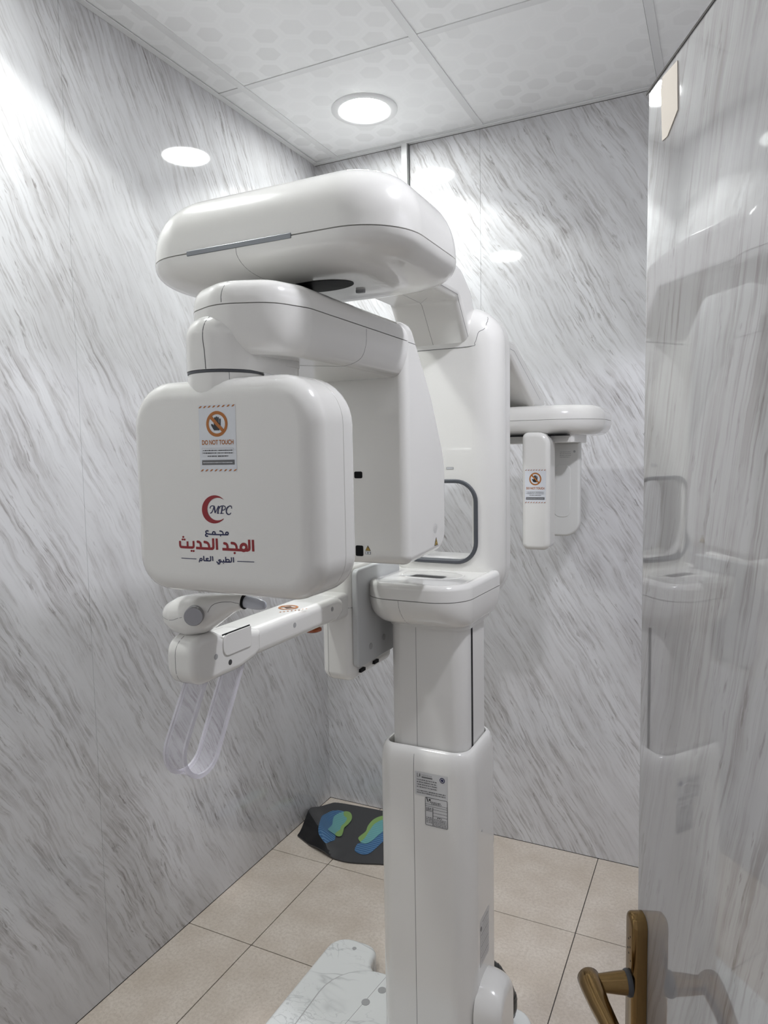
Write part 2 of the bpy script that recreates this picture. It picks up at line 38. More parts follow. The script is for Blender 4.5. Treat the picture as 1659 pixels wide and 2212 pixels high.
SIGN = [('paper',-1,[(-0.59754,1.54501),(-0.53994,1.54391),(-0.5406,1.461),(-0.598,1.46086)]),('orange',-1,[(-0.59745,1.5411),(-0.59443,1.54119),(-0.59145,1.54351),(-0.59446,1.54353)]),('orange',-1,[(-0.59029,1.54112),(-0.58729,1.54121),(-0.58434,1.54352),(-0.58732,1.54355)]),('orange',-1,[(-0.58318,1.54114),(-0.5802,1.54123),(-0.57727,1.54354),(-0.58023,1.54356)]),('orange',-1,[(-0.57591,1.54115),(-0.57295,1.54125),(-0.57004,1.54354),(-0.57298,1.54357)]),('orange',-1,[(-0.56855,1.54116),(-0.56562,1.54125),(-0.56273,1.54354),(-0.56565,1.54356)]),('orange',-1,[(-0.56111,1.54116),(-0.5582,1.54125),(-0.55534,1.54353),(-0.55823,1.54355)]),('orange',-1,[(-0.55352,1.54115),(-0.55063,1.54124),(-0.54779,1.54351),(-0.55066,1.54354)]),('orange',-1,[(-0.54598,1.54114),(-0.54311,1.54123),(-0.5403,1.5435),(-0.54315,1.54352)]),('orange',-1,[(-0.59782,1.4616),(-0.59478,1.46181),(-0.59178,1.46417),(-0.59496,1.46396)]),('orange',-1,[(-0.59062,1.46162),(-0.5876,1.46183),(-0.58462,1.46419),(-0.58778,1.46398)]),('orange',-1,[(-0.58311,1.46164),(-0.58011,1.46185),(-0.57716,1.4642),(-0.58029,1.46399)]),('orange',-1,[(-0.5758,1.46166),(-0.57282,1.46187),(-0.5699,1.46421),(-0.573,1.464)]),('orange',-1,[(-0.56861,1.46169),(-0.56565,1.4619),(-0.56275,1.46422),(-0.56584,1.46402)]),('orange',-1,[(-0.56091,1.46171),(-0.55798,1.46191),(-0.5551,1.46423),(-0.55816,1.46403)]),('orange',-1,[(-0.55362,1.46173),(-0.55071,1.46193),(-0.54786,1.46424),(-0.5509,1.46404)]),('orange',-1,[(-0.54604,1.46175),(-0.54315,1.46195),(-0.54032,1.46425),(-0.54334,1.46405)]),('orange',0.00405,[(-0.55439,1.5202),(-0.55466,1.51805),(-0.55529,1.51596),(-0.55626,1.51398),(-0.55753,1.51216),(-0.5591,1.51055),(-0.56091,1.50918),(-0.56292,1.5081),(-0.56508,1.50732),(-0.56735,1.50687),(-0.56967,1.50676),(-0.57197,1.507),(-0.57421,1.50757),(-0.57632,1.50847),(-0.57826,1.50968),(-0.57996,1.51116),(-0.5814,1.51287),(-0.58254,1.51479),(-0.58334,1.51685),(-0.58378,1.51901),(-0.58386,1.52121),(-0.58357,1.52339),(-0.58292,1.52551),(-0.58192,1.52751),(-0.58061,1.52933),(-0.57902,1.53094),(-0.57718,1.53229),(-0.57514,1.53335),(-0.57295,1.5341),(-0.57068,1.53452),(-0.56837,1.5346),(-0.56608,1.53433),(-0.56386,1.53373),(-0.56178,1.53282),(-0.55988,1.5316),(-0.55821,1.53013),(-0.5568,1.52842),(-0.55569,1.52653),(-0.55491,1.5245),(-0.55447,1.52237),(-0.55439,1.5202)]),('black',-1,[(-0.57386,1.52209),(-0.56304,1.52171),(-0.56347,1.51704),(-0.56569,1.51258),(-0.5736,1.5127),(-0.57559,1.51521),(-0.57803,1.5189),(-0.57795,1.52056),(-0.57651,1.52101),(-0.57401,1.51893)]),('black',-1,[(-0.57328,1.51957),(-0.57285,1.52853),(-0.57227,1.52906),(-0.57122,1.52902),(-0.57068,1.52845),(-0.5711,1.5195)]),('black',-1,[(-0.57082,1.51949),(-0.57035,1.52949),(-0.56977,1.53002),(-0.56886,1.52998),(-0.56833,1.52941),(-0.5688,1.51942)]),('black',-1,[(-0.56838,1.51941),(-0.56795,1.52857),(-0.56737,1.52909),(-0.56625,1.52905),(-0.56572,1.52848),(-0.56615,1.51933)]),('black',-1,[(-0.56538,1.51931),(-0.56504,1.52658),(-0.56446,1.52711),(-0.56342,1.52707),(-0.56289,1.5265),(-0.56323,1.51924)]),('orange',0.00433,[(-0.57864,1.52975),(-0.55948,1.51167)]),('black',-1,[(-0.59265,1.48745),(-0.59131,1.48742),(-0.59126,1.48829),(-0.5926,1.48831)]),('black',-1,[(-0.59092,1.48745),(-0.5897,1.48743),(-0.58965,1.48828),(-0.59088,1.4883)]),('black',-1,[(-0.58932,1.48725),(-0.58701,1.48721),(-0.58695,1.48845),(-0.58926,1.48849)]),('black',-1,[(-0.58646,1.48732),(-0.58515,1.4873),(-0.58509,1.48839),(-0.58641,1.48842)]),('black',-1,[(-0.58481,1.48743),(-0.58357,1.48741),(-0.58353,1.48827),(-0.58477,1.4883)]),('black',-1,[(-0.58327,1.48723),(-0.58096,1.48719),(-0.5809,1.48844),(-0.58321,1.48849)]),('black',-1,[(-0.5804,1.4874),(-0.57827,1.48736),(-0.57823,1.48827),(-0.58035,1.48831)]),('black',-1,[(-0.57793,1.48725),(-0.57606,1.48722),(-0.576,1.48841),(-0.57788,1.48845)]),('black',-1,[(-0.57548,1.48742),(-0.57325,1.48738),(-0.57321,1.48823),(-0.57544,1.48827)]),('black',-1,[(-0.57279,1.4873),(-0.57086,1.48727),(-0.57081,1.48834),(-0.57274,1.48837)]),('black',-1,[(-0.56952,1.48738),(-0.56788,1.48736),(-0.56784,1.4882),(-0.56948,1.48823)]),('black',-1,[(-0.56728,1.48726),(-0.56509,1.48722),(-0.56504,1.48831),(-0.56723,1.48835)]),('black',-1,[(-0.56475,1.48724),(-0.56251,1.4872),(-0.56246,1.4883),(-0.5647,1.48834)]),('black',-1,[(-0.56193,1.48725),(-0.55978,1.48721),(-0.55973,1.48828),(-0.56188,1.48832)]),('black',-1,[(-0.5594,1.48726),(-0.5576,1.48723),(-0.55755,1.48825),(-0.55935,1.48829)]),('black',-1,[(-0.55733,1.48715),(-0.55593,1.48713),(-0.55588,1.48835),(-0.55727,1.48838)]),('black',-1,[(-0.55571,1.4872),(-0.55467,1.48718),(-0.55462,1.4883),(-0.55566,1.48832)]),('black',-1,[(-0.55435,1.48723),(-0.55265,1.4872),(-0.5526,1.48825),(-0.5543,1.48828)]),('black',-1,[(-0.55229,1.4873),(-0.54996,1.48726),(-0.54992,1.48815),(-0.55225,1.4882)]),('black',-1,[(-0.54958,1.48717),(-0.54834,1.48715),(-0.54829,1.48828),(-0.54953,1.4883)]),('black',-1,[(-0.54802,1.48714),(-0.54658,1.48711),(-0.54652,1.4883),(-0.54797,1.48833)]),('black',-1,[(-0.54624,1.48709),(-0.5461,1.48709),(-0.54604,1.48836),(-0.54618,1.48836)]),('black',-1,[(-0.59281,1.48415),(-0.59172,1.48413),(-0.59167,1.48507),(-0.59276,1.48508)]),('black',-1,[(-0.59117,1.48414),(-0.58929,1.48411),(-0.58925,1.48505),(-0.59113,1.48508)]),('black',-1,[(-0.58894,1.48407),(-0.58768,1.48405),(-0.58763,1.4851),(-0.58888,1.48512)]),('black',-1,[(-0.58746,1.48394),(-0.58546,1.48391),(-0.5854,1.4852),(-0.58739,1.48523)]),('black',-1,[(-0.58484,1.48391),(-0.5828,1.48388),(-0.58274,1.4852),(-0.58478,1.48523)]),('black',-1,[(-0.58258,1.48389),(-0.58117,1.48387),(-0.58111,1.4852),(-0.58251,1.48522)]),('black',-1,[(-0.58063,1.48389),(-0.57906,1.48387),(-0.57899,1.48518),(-0.58057,1.4852)]),('black',-1,[(-0.57857,1.48405),(-0.57643,1.48402),(-0.57638,1.48498),(-0.57853,1.48502)]),('black',-1,[(-0.57613,1.48408),(-0.57452,1.48406),(-0.57448,1.48493),(-0.57609,1.48496)]),('black',-1,[(-0.57415,1.48402),(-0.57181,1.48398),(-0.57176,1.48496),(-0.5741,1.485)]),('black',-1,[(-0.57159,1.48405),(-0.57094,1.48404),(-0.5709,1.48493),(-0.57155,1.48494)]),('black',-1,[(-0.56968,1.48399),(-0.56819,1.48397),(-0.56814,1.48492),(-0.56963,1.48495)]),('black',-1,[(-0.56794,1.48395),(-0.56559,1.48391),(-0.56554,1.48493),(-0.56789,1.48497)]),('black',-1,[(-0.56528,1.48403),(-0.56422,1.48401),(-0.56419,1.48484),(-0.56525,1.48486)]),('black',-1,[(-0.56395,1.48399),(-0.56203,1.48396),(-0.56199,1.48484),(-0.56391,1.48487)]),('black',-1,[(-0.5618,1.48395),(-0.56015,1.48393),(-0.5601,1.48486),(-0.56176,1.48488)]),('black',-1,[(-0.55952,1.48386),(-0.55838,1.48385),(-0.55834,1.48492),(-0.55948,1.48494)]),('black',-1,[(-0.55786,1.48373),(-0.55632,1.48371),(-0.55626,1.48503),(-0.5578,1.48505)]),('black',-1,[(-0.55591,1.48387),(-0.55461,1.48385),(-0.55456,1.48486),(-0.55586,1.48489)]),('black',-1,[(-0.55438,1.48391),(-0.55283,1.48388),(-0.55279,1.48481),(-0.55434,1.48483)]),('black',-1,[(-0.55226,1.48383),(-0.55015,1.48379),(-0.55011,1.48485),(-0.55221,1.48488)]),('black',-1,[(-0.54993,1.48388),(-0.54862,1.48386),(-0.54858,1.48478),(-0.54989,1.4848)]),('black',-1,[(-0.54833,1.4837),(-0.54706,1.48368),(-0.547,1.48493),(-0.54828,1.48496)]),('black',-1,[(-0.54679,1.48368),(-0.54625,1.48367),(-0.54619,1.48495),(-0.54674,1.48496)]),('black',-1,[(-0.58542,1.48012),(-0.58302,1.48009),(-0.58296,1.4812),(-0.58537,1.48123)]),('black',-1,[(-0.58242,1.47999),(-0.5805,1.47997),(-0.58044,1.4813),(-0.58236,1.48133)]),('black',-1,[(-0.57996,1.48018),(-0.57827,1.48016),(-0.57823,1.48108),(-0.57992,1.48111)]),('black',-1,[(-0.57798,1.47993),(-0.57576,1.4799),(-0.57569,1.4813),(-0.57791,1.48133)]),('black',-1,[(-0.57515,1.47999),(-0.57369,1.47997),(-0.57363,1.48122),(-0.57509,1.48124)]),('black',-1,[(-0.57314,1.47993),(-0.57125,1.4799),(-0.57119,1.48124),(-0.57308,1.48127)]),('black',-1,[(-0.57082,1.47995),(-0.57057,1.47995),(-0.57051,1.48121),(-0.57076,1.48122)]),('black',-1,[(-0.56931,1.47991),(-0.56703,1.47988),(-0.56697,1.48119),(-0.56925,1.48122)]),('black',-1,[(-0.56679,1.47992),(-0.56445,1.47989),(-0.56439,1.4812),(-0.56673,1.48124)]),('black',-1,[(-0.56396,1.47996),(-0.56292,1.47994),(-0.56287,1.48122),(-0.5639,1.48124)]),('black',-1,[(-0.56266,1.48003),(-0.56034,1.47999),(-0.56028,1.48115),(-0.5626,1.48118)]),('black',-1,[(-0.5601,1.48005),(-0.55889,1.48003),(-0.55884,1.48117),(-0.56005,1.48119)]),('black',-1,[(-0.55845,1.47998),(-0.55645,1.47996),(-0.55639,1.48125),(-0.55839,1.48128)]),('black',-1,[(-0.55615,1.48),(-0.55517,1.47999),(-0.55512,1.48127),(-0.55609,1.48129)]),('black',-1,[(-0.55495,1.48022),(-0.55287,1.48019),(-0.55283,1.48105),(-0.55491,1.48108)]),('grey',0.00035,[(-0.5942,1.49095),(-0.54446,1.49022)]),('grey',0.00035,[(-0.5942,1.49095),(-0.594,1.48328)]),('grey',0.00035,[(-0.54446,1.49022),(-0.54463,1.48308)]),('darkgrey',-1,[(-0.59452,1.47573),(-0.54358,1.47591),(-0.5437,1.46985),(-0.59482,1.46962)]),('paper',-1,[(-0.59254,1.47217),(-0.59041,1.47215),(-0.59036,1.47311),(-0.59249,1.47314)]),('paper',-1,[(-0.58995,1.4723),(-0.58769,1.47228),(-0.58766,1.47297),(-0.58992,1.47299)]),('paper',-1,[(-0.5872,1.47215),(-0.58573,1.47214),(-0.58568,1.47311),(-0.58715,1.47312)]),('paper',-1,[(-0.58518,1.47222),(-0.58351,1.47221),(-0.58347,1.47303),(-0.58514,1.47304)]),('paper',-1,[(-0.58328,1.4722),(-0.58224,1.47219),(-0.5822,1.47304),(-0.58324,1.47305)]),('paper',-1,[(-0.58182,1.4722),(-0.5796,1.47217),(-0.57955,1.47303),(-0.58178,1.47305)]),('paper',-1,[(-0.57932,1.47216),(-0.57782,1.47214),(-0.57778,1.47306),(-0.57928,1.47307)]),('paper',-1,[(-0.57739,1.47214),(-0.57638,1.47213),(-0.57634,1.47307),(-0.57734,1.47308)]),('paper',-1,[(-0.57581,1.47219),(-0.57471,1.47218),(-0.57467,1.47301),(-0.57578,1.47302)]),('paper',-1,[(-0.57433,1.47224),(-0.57223,1.47222),(-0.5722,1.47294),(-0.5743,1.47297)]),('paper',-1,[(-0.57193,1.4721),(-0.57026,1.47208),(-0.57022,1.47307),(-0.57188,1.47309)]),('paper',-1,[(-0.57001,1.47216),(-0.56886,1.47215),(-0.56882,1.473),(-0.56997,1.47302)]),('paper',-1,[(-0.56828,1.4722),(-0.56658,1.47218),(-0.56654,1.47295),(-0.56824,1.47297)]),('paper',-1,[(-0.56601,1.47226),(-0.56394,1.47224),(-0.56391,1.47287),(-0.56598,1.47289)]),('paper',-1,[(-0.56337,1.47221),(-0.56212,1.4722),(-0.56208,1.47292),(-0.56333,1.47293)]),('paper',-1,[(-0.56156,1.47211),(-0.56,1.47209),(-0.55996,1.47301),(-0.56152,1.47302)]),('paper',-1,[(-0.55971,1.47222),(-0.55753,1.4722),(-0.5575,1.47287),(-0.55968,1.47289)]),('paper',-1,[(-0.55726,1.47219),(-0.5556,1.47217),(-0.55557,1.4729),(-0.55723,1.47292)]),('paper',-1,[(-0.55517,1.47211),(-0.55296,1.47208),(-0.55292,1.47296),(-0.55513,1.47299)]),('paper',-1,[(-0.55274,1.47213),(-0.55135,1.47212),(-0.55131,1.47293),(-0.55271,1.47295)]),('paper',-1,[(-0.55094,1.47214),(-0.54899,1.47212),(-0.54896,1.47291),(-0.55091,1.47293)]),('paper',-1,[(-0.54876,1.47206),(-0.54746,1.47205),(-0.54742,1.47298),(-0.54872,1.473)]),('paper',-1,[(-0.5471,1.47203),(-0.54662,1.47203),(-0.54658,1.47301),(-0.54706,1.47302)])]
SIGN_TXT = [(-0.59364,1.49499),(-0.54439,1.49478),(-0.5934,1.49977)]
FOOT = {'left_blue':[(-1.4267,2.3147),(-1.4358,2.3468),(-1.4335,2.3942),(-1.4153,2.4155),(-1.3883,2.4213),(-1.3628,2.4069),(-1.3385,2.3406),(-1.3267,2.2599),(-1.3061,2.2157),(-1.2971,2.1918),(-1.3027,2.1696),(-1.311,2.1522),(-1.3376,2.1657),(-1.3657,2.1891),(-1.3913,2.2395),(-1.4114,2.2818)],'left_teal':[(-1.3855,2.333),(-1.3983,2.3681),(-1.392,2.4009),(-1.3731,2.421),(-1.355,2.4197),(-1.3352,2.4007),(-1.321,2.3707),(-1.3171,2.337),(-1.3191,2.31),(-1.3077,2.2768),(-1.2966,2.2485),(-1.3005,2.2304),(-1.3163,2.2253),(-1.3398,2.2251),(-1.3502,2.2369),(-1.3591,2.2665),(-1.3693,2.3006)],'left_green':[(-1.3791,2.4136),(-1.3691,2.4228),(-1.3519,2.4187),(-1.3328,2.3971),(-1.32,2.3667),(-1.3171,2.3282),(-1.3181,2.3061),(-1.3049,2.2738),(-1.2966,2.2443),(-1.3014,2.2279),(-1.3135,2.2266),(-1.3229,2.2533),(-1.3248,2.286),(-1.3345,2.3118),(-1.3346,2.3424),(-1.3436,2.3742),(-1.3646,2.3876)],'right_blue':[(-1.2149,2.2364),(-1.1884,2.2443),(-1.1782,2.2688),(-1.1721,2.3206),(-1.1726,2.3882),(-1.151,2.3721),(-1.1355,2.3204),(-1.1395,2.2544),(-1.144,2.2098),(-1.1515,2.1855),(-1.1678,2.1745),(-1.1914,2.1771),(-1.2086,2.1885),(-1.2166,2.216)],'right_teal':[(-1.2137,2.2449),(-1.2108,2.2745),(-1.2196,2.3415),(-1.2221,2.3837),(-1.2053,2.4267),(-1.1804,2.4243),(-1.1611,2.3934),(-1.1671,2.3479),(-1.1725,2.3121),(-1.1762,2.2738),(-1.1866,2.2452),(-1.2066,2.2401)],'right_green':[(-1.2315,2.2612),(-1.2346,2.2803),(-1.2297,2.32),(-1.24,2.3582),(-1.2426,2.4056),(-1.231,2.4401),(-1.21,2.4563),(-1.1835,2.4408),(-1.1664,2.3997),(-1.1688,2.3514),(-1.1742,2.3155),(-1.1787,2.2787),(-1.1891,2.25),(-1.2075,2.2418)],'outline':[(-1.4376,2.161),(-1.4586,2.2674),(-1.4818,2.3727),(-1.4742,2.4287),(-1.4563,2.4513),(-1.3701,2.4895),(-1.268,2.5153)]}

# ------------------------------------------------------------------ materials
def new_mat(name):
    m = bpy.data.materials.new(name); m.use_nodes = True
    nt = m.node_tree; b = nt.nodes['Principled BSDF']
    return m, nt, b
def simple(name, col, rough=0.4, metal=0.0, coat=0.0, spec=0.5, bump=0.0, bscale=200):
    m, nt, b = new_mat(name)
    b.inputs['Base Color'].default_value = (*col, 1)
    b.inputs['Roughness'].default_value = rough; b.inputs['Metallic'].default_value = metal
    b.inputs['Coat Weight'].default_value = coat; b.inputs['Coat Roughness'].default_value = 0.03
    b.inputs['Specular IOR Level'].default_value = spec
    n = nt.nodes.new('ShaderNodeTexNoise'); n.inputs['Scale'].default_value = bscale; n.inputs['Detail'].default_value = 3
    mx = nt.nodes.new('ShaderNodeMix'); mx.data_type = 'RGBA'; mx.blend_type = 'MULTIPLY'
    mx.inputs[0].default_value = 0.06; mx.inputs[6].default_value = (*col, 1)
    nt.links.new(n.outputs[0], mx.inputs[7]); nt.links.new(mx.outputs[2], b.inputs['Base Color'])
    if bump:
        bp = nt.nodes.new('ShaderNodeBump'); bp.inputs['Strength'].default_value = bump; bp.inputs['Distance'].default_value = 0.002
        nt.links.new(n.outputs[0], bp.inputs['Height']); nt.links.new(bp.outputs[0], b.inputs['Normal'])
    return m
def flat(name, col, rough=0.45):
    m, nt, b = new_mat(name)
    b.inputs['Base Color'].default_value = (*col, 1); b.inputs['Roughness'].default_value = rough
    return m
class NB:
    """tiny node builder"""
    def __init__(s, nt): s.nt = nt
    def n(s, t, **kw):
        x = s.nt.nodes.new(t)
        for k, v in kw.items():
            if k.startswith('i_'):
                x.inputs[k[2:].replace('_', ' ')].default_value = v
            else: setattr(x, k, v)
        return x
    def link(s, a, b): s.nt.links.new(a, b)
    def math(s, op, a, b=None, c=None):
        x = s.nt.nodes.new('ShaderNodeMath'); x.operation = op
        for i, v in enumerate((a, b, c)):
            if v is None: continue
            if isinstance(v, (int, float)): x.inputs[i].default_value = v
            else: s.link(v, x.inputs[i])
        return x.outputs[0]
    def vmath(s, op, a, b=None):
        x = s.nt.nodes.new('ShaderNodeVectorMath'); x.operation = op
        for i, v in enumerate((a, b)):
            if v is None: continue
            if isinstance(v, (tuple, list)): x.inputs[i].default_value = v
            else: s.link(v, x.inputs[i])
        return x.outputs
    def ramp(s, fac, stops):
        x = s.nt.nodes.new('ShaderNodeValToRGB'); cr = x.color_ramp
        while len(cr.elements) < len(stops): cr.elements.new(0.5)
        for e, (p, c) in zip(cr.elements, stops):
            e.position = p; e.color = (c, c, c, 1) if isinstance(c, (int, float)) else (*c, 1)
        s.link(fac, x.inputs[0]); return x.outputs[0]
    def mix(s, fac, a, b, mode='MIX'):
        x = s.nt.nodes.new('ShaderNodeMix'); x.data_type = 'RGBA'; x.blend_type = mode
        for i, v in ((0, fac), (6, a), (7, b)):
            if isinstance(v, (int, float)): x.inputs[i].default_value = v
            elif isinstance(v, tuple): x.inputs[i].default_value = (*v, 1)
            else: s.link(v, x.inputs[i])
        return x.outputs[2]

def marble(name, ax, ang, off, local=False, rough=0.05, stretch=1.0, base=(0.68, 0.68, 0.695)):
    """polished marble-look cladding; ax = which coordinate runs along the wall, ang = direction of the veins in degrees"""
    m, nt, b = new_mat(name); k = NB(nt)
    if local: src = k.n('ShaderNodeTexCoord').outputs['Object']
    else: src = k.n('ShaderNodeNewGeometry').outputs['Position']
    sp = k.n('ShaderNodeSeparateXYZ'); k.link(src, sp.inputs[0])
    h = sp.outputs[ax]; z = sp.outputs[2]
    ca, sa = math.cos(math.radians(ang)), math.sin(math.radians(ang))
    al = k.math('ADD', k.math('MULTIPLY', h, ca), k.math('MULTIPLY', z, sa))         # along the vein
    ac = k.math('ADD', k.math('MULTIPLY', h, -sa), k.math('MULTIPLY', z, ca))        # across
    # slow bending of the veins
    cb = k.n('ShaderNodeCombineXYZ'); k.link(al, cb.inputs[0]); k.link(ac, cb.inputs[1]); cb.inputs[2].default_value = off
    wv = k.n('ShaderNodeTexNoise', i_Scale=2.2, i_Detail=3.0); k.link(cb.outputs[0], wv.inputs['Vector'])
    wf = k.n('ShaderNodeTexNoise', i_Scale=13.0, i_Detail=3.0); k.link(cb.outputs[0], wf.inputs['Vector'])
    ac2 = k.math('ADD', ac, k.math('MULTIPLY', k.math('SUBTRACT', wv.outputs[0], 0.5), 0.085 / stretch))
    ac2 = k.math('ADD', ac2, k.math('MULTIPLY', k.math('SUBTRACT', wf.outputs[0], 0.5), 0.014))
    def layer(sa_, sc_, seed, det, rough_=0.6):
        c = k.n('ShaderNodeCombineXYZ')
        k.link(k.math('MULTIPLY', al, sa_), c.inputs[0]); k.link(k.math('MULTIPLY', ac2, sc_), c.inputs[1]); c.inputs[2].default_value = off + seed
        t = k.n('ShaderNodeTexNoise', i_Scale=1.0, i_Detail=det, i_Roughness=rough_); k.link(c.outputs[0], t.inputs['Vector'])
        return t.outputs[0]
    broad = layer(1.2 / stretch, 10, 1.7, 3)
    mid = layer(3.4 / stretch, 44, 5.1, 5, 0.68)
    fine = layer(7.5 / stretch, 130, 9.3, 4, 0.68)
    mask = layer(1.4, 6.5, 13.7, 3)
    fleck = layer(13, 72, 21.9, 4, 0.7)
    brk = k.n('ShaderNodeTexNoise', i_Scale=16.0, i_Detail=3.0); k.link(cb.outputs[0], brk.inputs['Vector'])
    bk = k.ramp(brk.outputs[0], [(0.36, 0.45), (0.53, 1.0)])
    a = k.ramp(broad, [(0.34, 0.0), (0.62, 1.0)])
    bb = k.ramp(mid, [(0.48, 0.0), (0.65, 1.0)])
    cc = k.ramp(fine, [(0.51, 0.0), (0.63, 1.0)])
    mk = k.math('MULTIPLY', bk, k.ramp(mask, [(0.36, 0.22), (0.58, 1.0)]))
    fl = k.ramp(fleck, [(0.60, 0.0), (0.67, 1.0)])
    col = k.mix(k.math('MULTIPLY', a, 0.36), base, (0.45, 0.44, 0.445))
    col = k.mix(k.math('MULTIPLY', k.math('MULTIPLY', bb, mk), 0.53), col, (0.285, 0.26, 0.25))
    col = k.mix(k.math('MULTIPLY', k.math('MULTIPLY', cc, mk), 0.57), col, (0.25, 0.225, 0.215))
    col = k.mix(k.math('MULTIPLY', k.math('MULTIPLY', fl, mk), 0.6), col, (0.17, 0.145, 0.135))
    k.link(col, b.inputs['Base Color'])
    b.inputs['Roughness'].default_value = rough; b.inputs['Specular IOR Level'].default_value = 0.5
    if local: b.inputs['Coat Weight'].default_value = 0.7; b.inputs['Coat Roughness'].default_value = 0.02
    # faint unevenness of the cladding, seen only in its reflections
    wn = k.n('ShaderNodeTexNoise', i_Scale=2.5, i_Detail=1.0); k.link(src, wn.inputs['Vector'])
    bp = k.n('ShaderNodeBump', i_Strength=0.10, i_Distance=0.01); k.link(wn.outputs[0], bp.inputs['Height']); k.link(bp.outputs[0], b.inputs['Normal'])
    return m

def floor_mat():
    m, nt, b = new_mat('beige_floor_tile'); k = NB(nt)
    src = k.n('ShaderNodeNewGeometry').outputs['Position']
    n1 = k.n('ShaderNodeTexNoise', i_Scale=9.0, i_Detail=4.0); k.link(src, n1.inputs['Vector'])
    n2 = k.n('ShaderNodeTexNoise', i_Scale=110.0, i_Detail=4.0, i_Roughness=0.7); k.link(src, n2.inputs['Vector'])
    n3 = k.n('ShaderNodeTexNoise', i_Scale=190.0, i_Detail=2.0); k.link(src, n3.inputs['Vector'])
    col = k.mix(k.ramp(n1.outputs[0], [(0.35, 0.0), (0.65, 1.0)]), (0.545, 0.475, 0.405), (0.63, 0.565, 0.50))
    col = k.mix(k.math('MULTIPLY', k.ramp(n2.outputs[0], [(0.42, 0.0), (0.62, 1.0)]), 0.45), col, (0.41, 0.345, 0.285))
    col = k.mix(k.math('MULTIPLY', k.ramp(n3.outputs[0], [(0.66, 0.0), (0.74, 1.0)]), 0.55), col, (0.25, 0.20, 0.16))
    k.link(col, b.inputs['Base Color']); b.inputs['Roughness'].default_value = 0.42
    bp = k.n('ShaderNodeBump', i_Strength=0.08, i_Distance=0.002); k.link(n2.outputs[0], bp.inputs['Height']); k.link(bp.outputs[0], b.inputs['Normal'])
    return m

def ceiling_mat():
    """white vinyl faced ceiling tile with a faint pattern of staggered hexagons"""
    m, nt, b = new_mat('ceiling_tile_hexagon'); k = NB(nt)
    src = k.n('ShaderNodeNewGeometry').outputs['Position']
    p = k.vmath('MULTIPLY', src, (1 / 0.088, 1 / 0.088, 0))[0]
    p = k.vmath('ADD', p, (100.3, 100.1, 0))[0]
    R3 = (1.0, 1.7320508, 1.0); H3 = (0.5, 0.8660254, 0.0)
    a = k.vmath('SUBTRACT', k.vmath('MODULO', p, R3)[0], H3)[0]
    bq = k.vmath('SUBTRACT', k.vmath('MODULO', k.vmath('SUBTRACT', p, H3)[0], R3)[0], H3)[0]
    la = k.vmath('LENGTH', a)[1]; lb = k.vmath('LENGTH', bq)[1]
    sel = k.math('LESS_THAN', la, lb)
    mx = k.n('ShaderNodeMix'); mx.data_type = 'VECTOR'; k.link(sel, mx.inputs[0]); k.link(bq, mx.inputs[4]); k.link(a, mx.inputs[5])
    g = mx.outputs[1]
    idv = k.vmath('SUBTRACT', p, g)[0]
    sp = k.n('ShaderNodeSeparateXYZ'); k.link(g, sp.inputs[0])
    ax_ = k.math('ABSOLUTE', sp.outputs[0]); ay_ = k.math('ABSOLUTE', sp.outputs[1])
    d = k.math('MAXIMUM', ax_, k.math('ADD', k.math('MULTIPLY', ax_, 0.5), k.math('MULTIPLY', ay_, 0.8660254)))
    wn = k.n('ShaderNodeTexWhiteNoise'); wn.noise_dimensions = '3D'
    rd = k.vmath('SNAP', k.vmath('ADD', idv, (0.02, 0.02, 0))[0], (0.25, 0.25, 1.0))[0]; k.link(rd, wn.inputs['Vector'])
    fill = k.math('LESS_THAN', d, 0.36)
    line = k.math('COMPARE', d, 0.43, 0.014)
    sp2 = k.n('ShaderNodeTexNoise', i_Scale=420.0, i_Detail=2.0); k.link(src, sp2.inputs['Vector'])
    amt = k.math('MULTIPLY', fill, k.math('ADD', 0.25, k.math('MULTIPLY', k.ramp(wn.outputs[0], [(0.3, 0.0), (0.6, 1.0)]), 0.55)))
    amt = k.math('MULTIPLY', amt, k.math('ADD', 0.55, k.math('MULTIPLY', sp2.outputs[0], 0.6)))
    big = k.n('ShaderNodeTexNoise', i_Scale=1.6, i_Detail=1.0); k.link(src, big.inputs['Vector'])
    amt = k.math('MULTIPLY', amt, k.ramp(big.outputs[0], [(0.35, 0.25), (0.6, 1.0)]))
    col = k.mix(amt, (0.90, 0.90, 0.90), (0.78, 0.78, 0.775))
    col = k.mix(k.math('MULTIPLY', line, 0.22), col, (0.96, 0.96, 0.955))
    k.link(col, b.inputs['Base Color']); b.inputs['Roughness'].default_value = 0.45
    return m

MARBLE_L = marble('marble_left', 1, -62, 0.0)
MARBLE_B = marble('marble_back', 0, -59, 31.0)
MARBLE_R = marble('marble_right', 1, 70, 57.0)
MARBLE_D = marble('marble_door', 0, -74, 83.0, local=True, rough=0.035, stretch=1.6, base=(0.52, 0.515, 0.52))
FLOOR = floor_mat(); CEIL = ceiling_mat()
GROUT = simple('dark_grout', (0.10, 0.095, 0.09), 0.8)
GRID = simple('white_grid_metal', (0.80, 0.80, 0.80), 0.35)
PAINT = simple('plain_wall', (0.74, 0.74, 0.73), 0.7)
SHELL = simple('glossy_white_plastic', (0.75, 0.74, 0.71), 0.16, coat=0.6)
SHELL2 = simple('satin_white_plastic', (0.73, 0.72, 0.695), 0.28, coat=0.2)
GREYPL = simple('pale_grey_painted_metal', (0.50, 0.51, 0.51), 0.35)
SEAM = flat('seam_gasket', (0.13, 0.13, 0.13), 0.6)
DARK = simple('charcoal_gasket', (0.065, 0.07, 0.08), 0.45)
BLACK = simple('black_plastic', (0.004, 0.004, 0.005), 0.5, spec=0.15)
SCREWG = simple('grey_screw_cap', (0.36, 0.36, 0.36), 0.45)
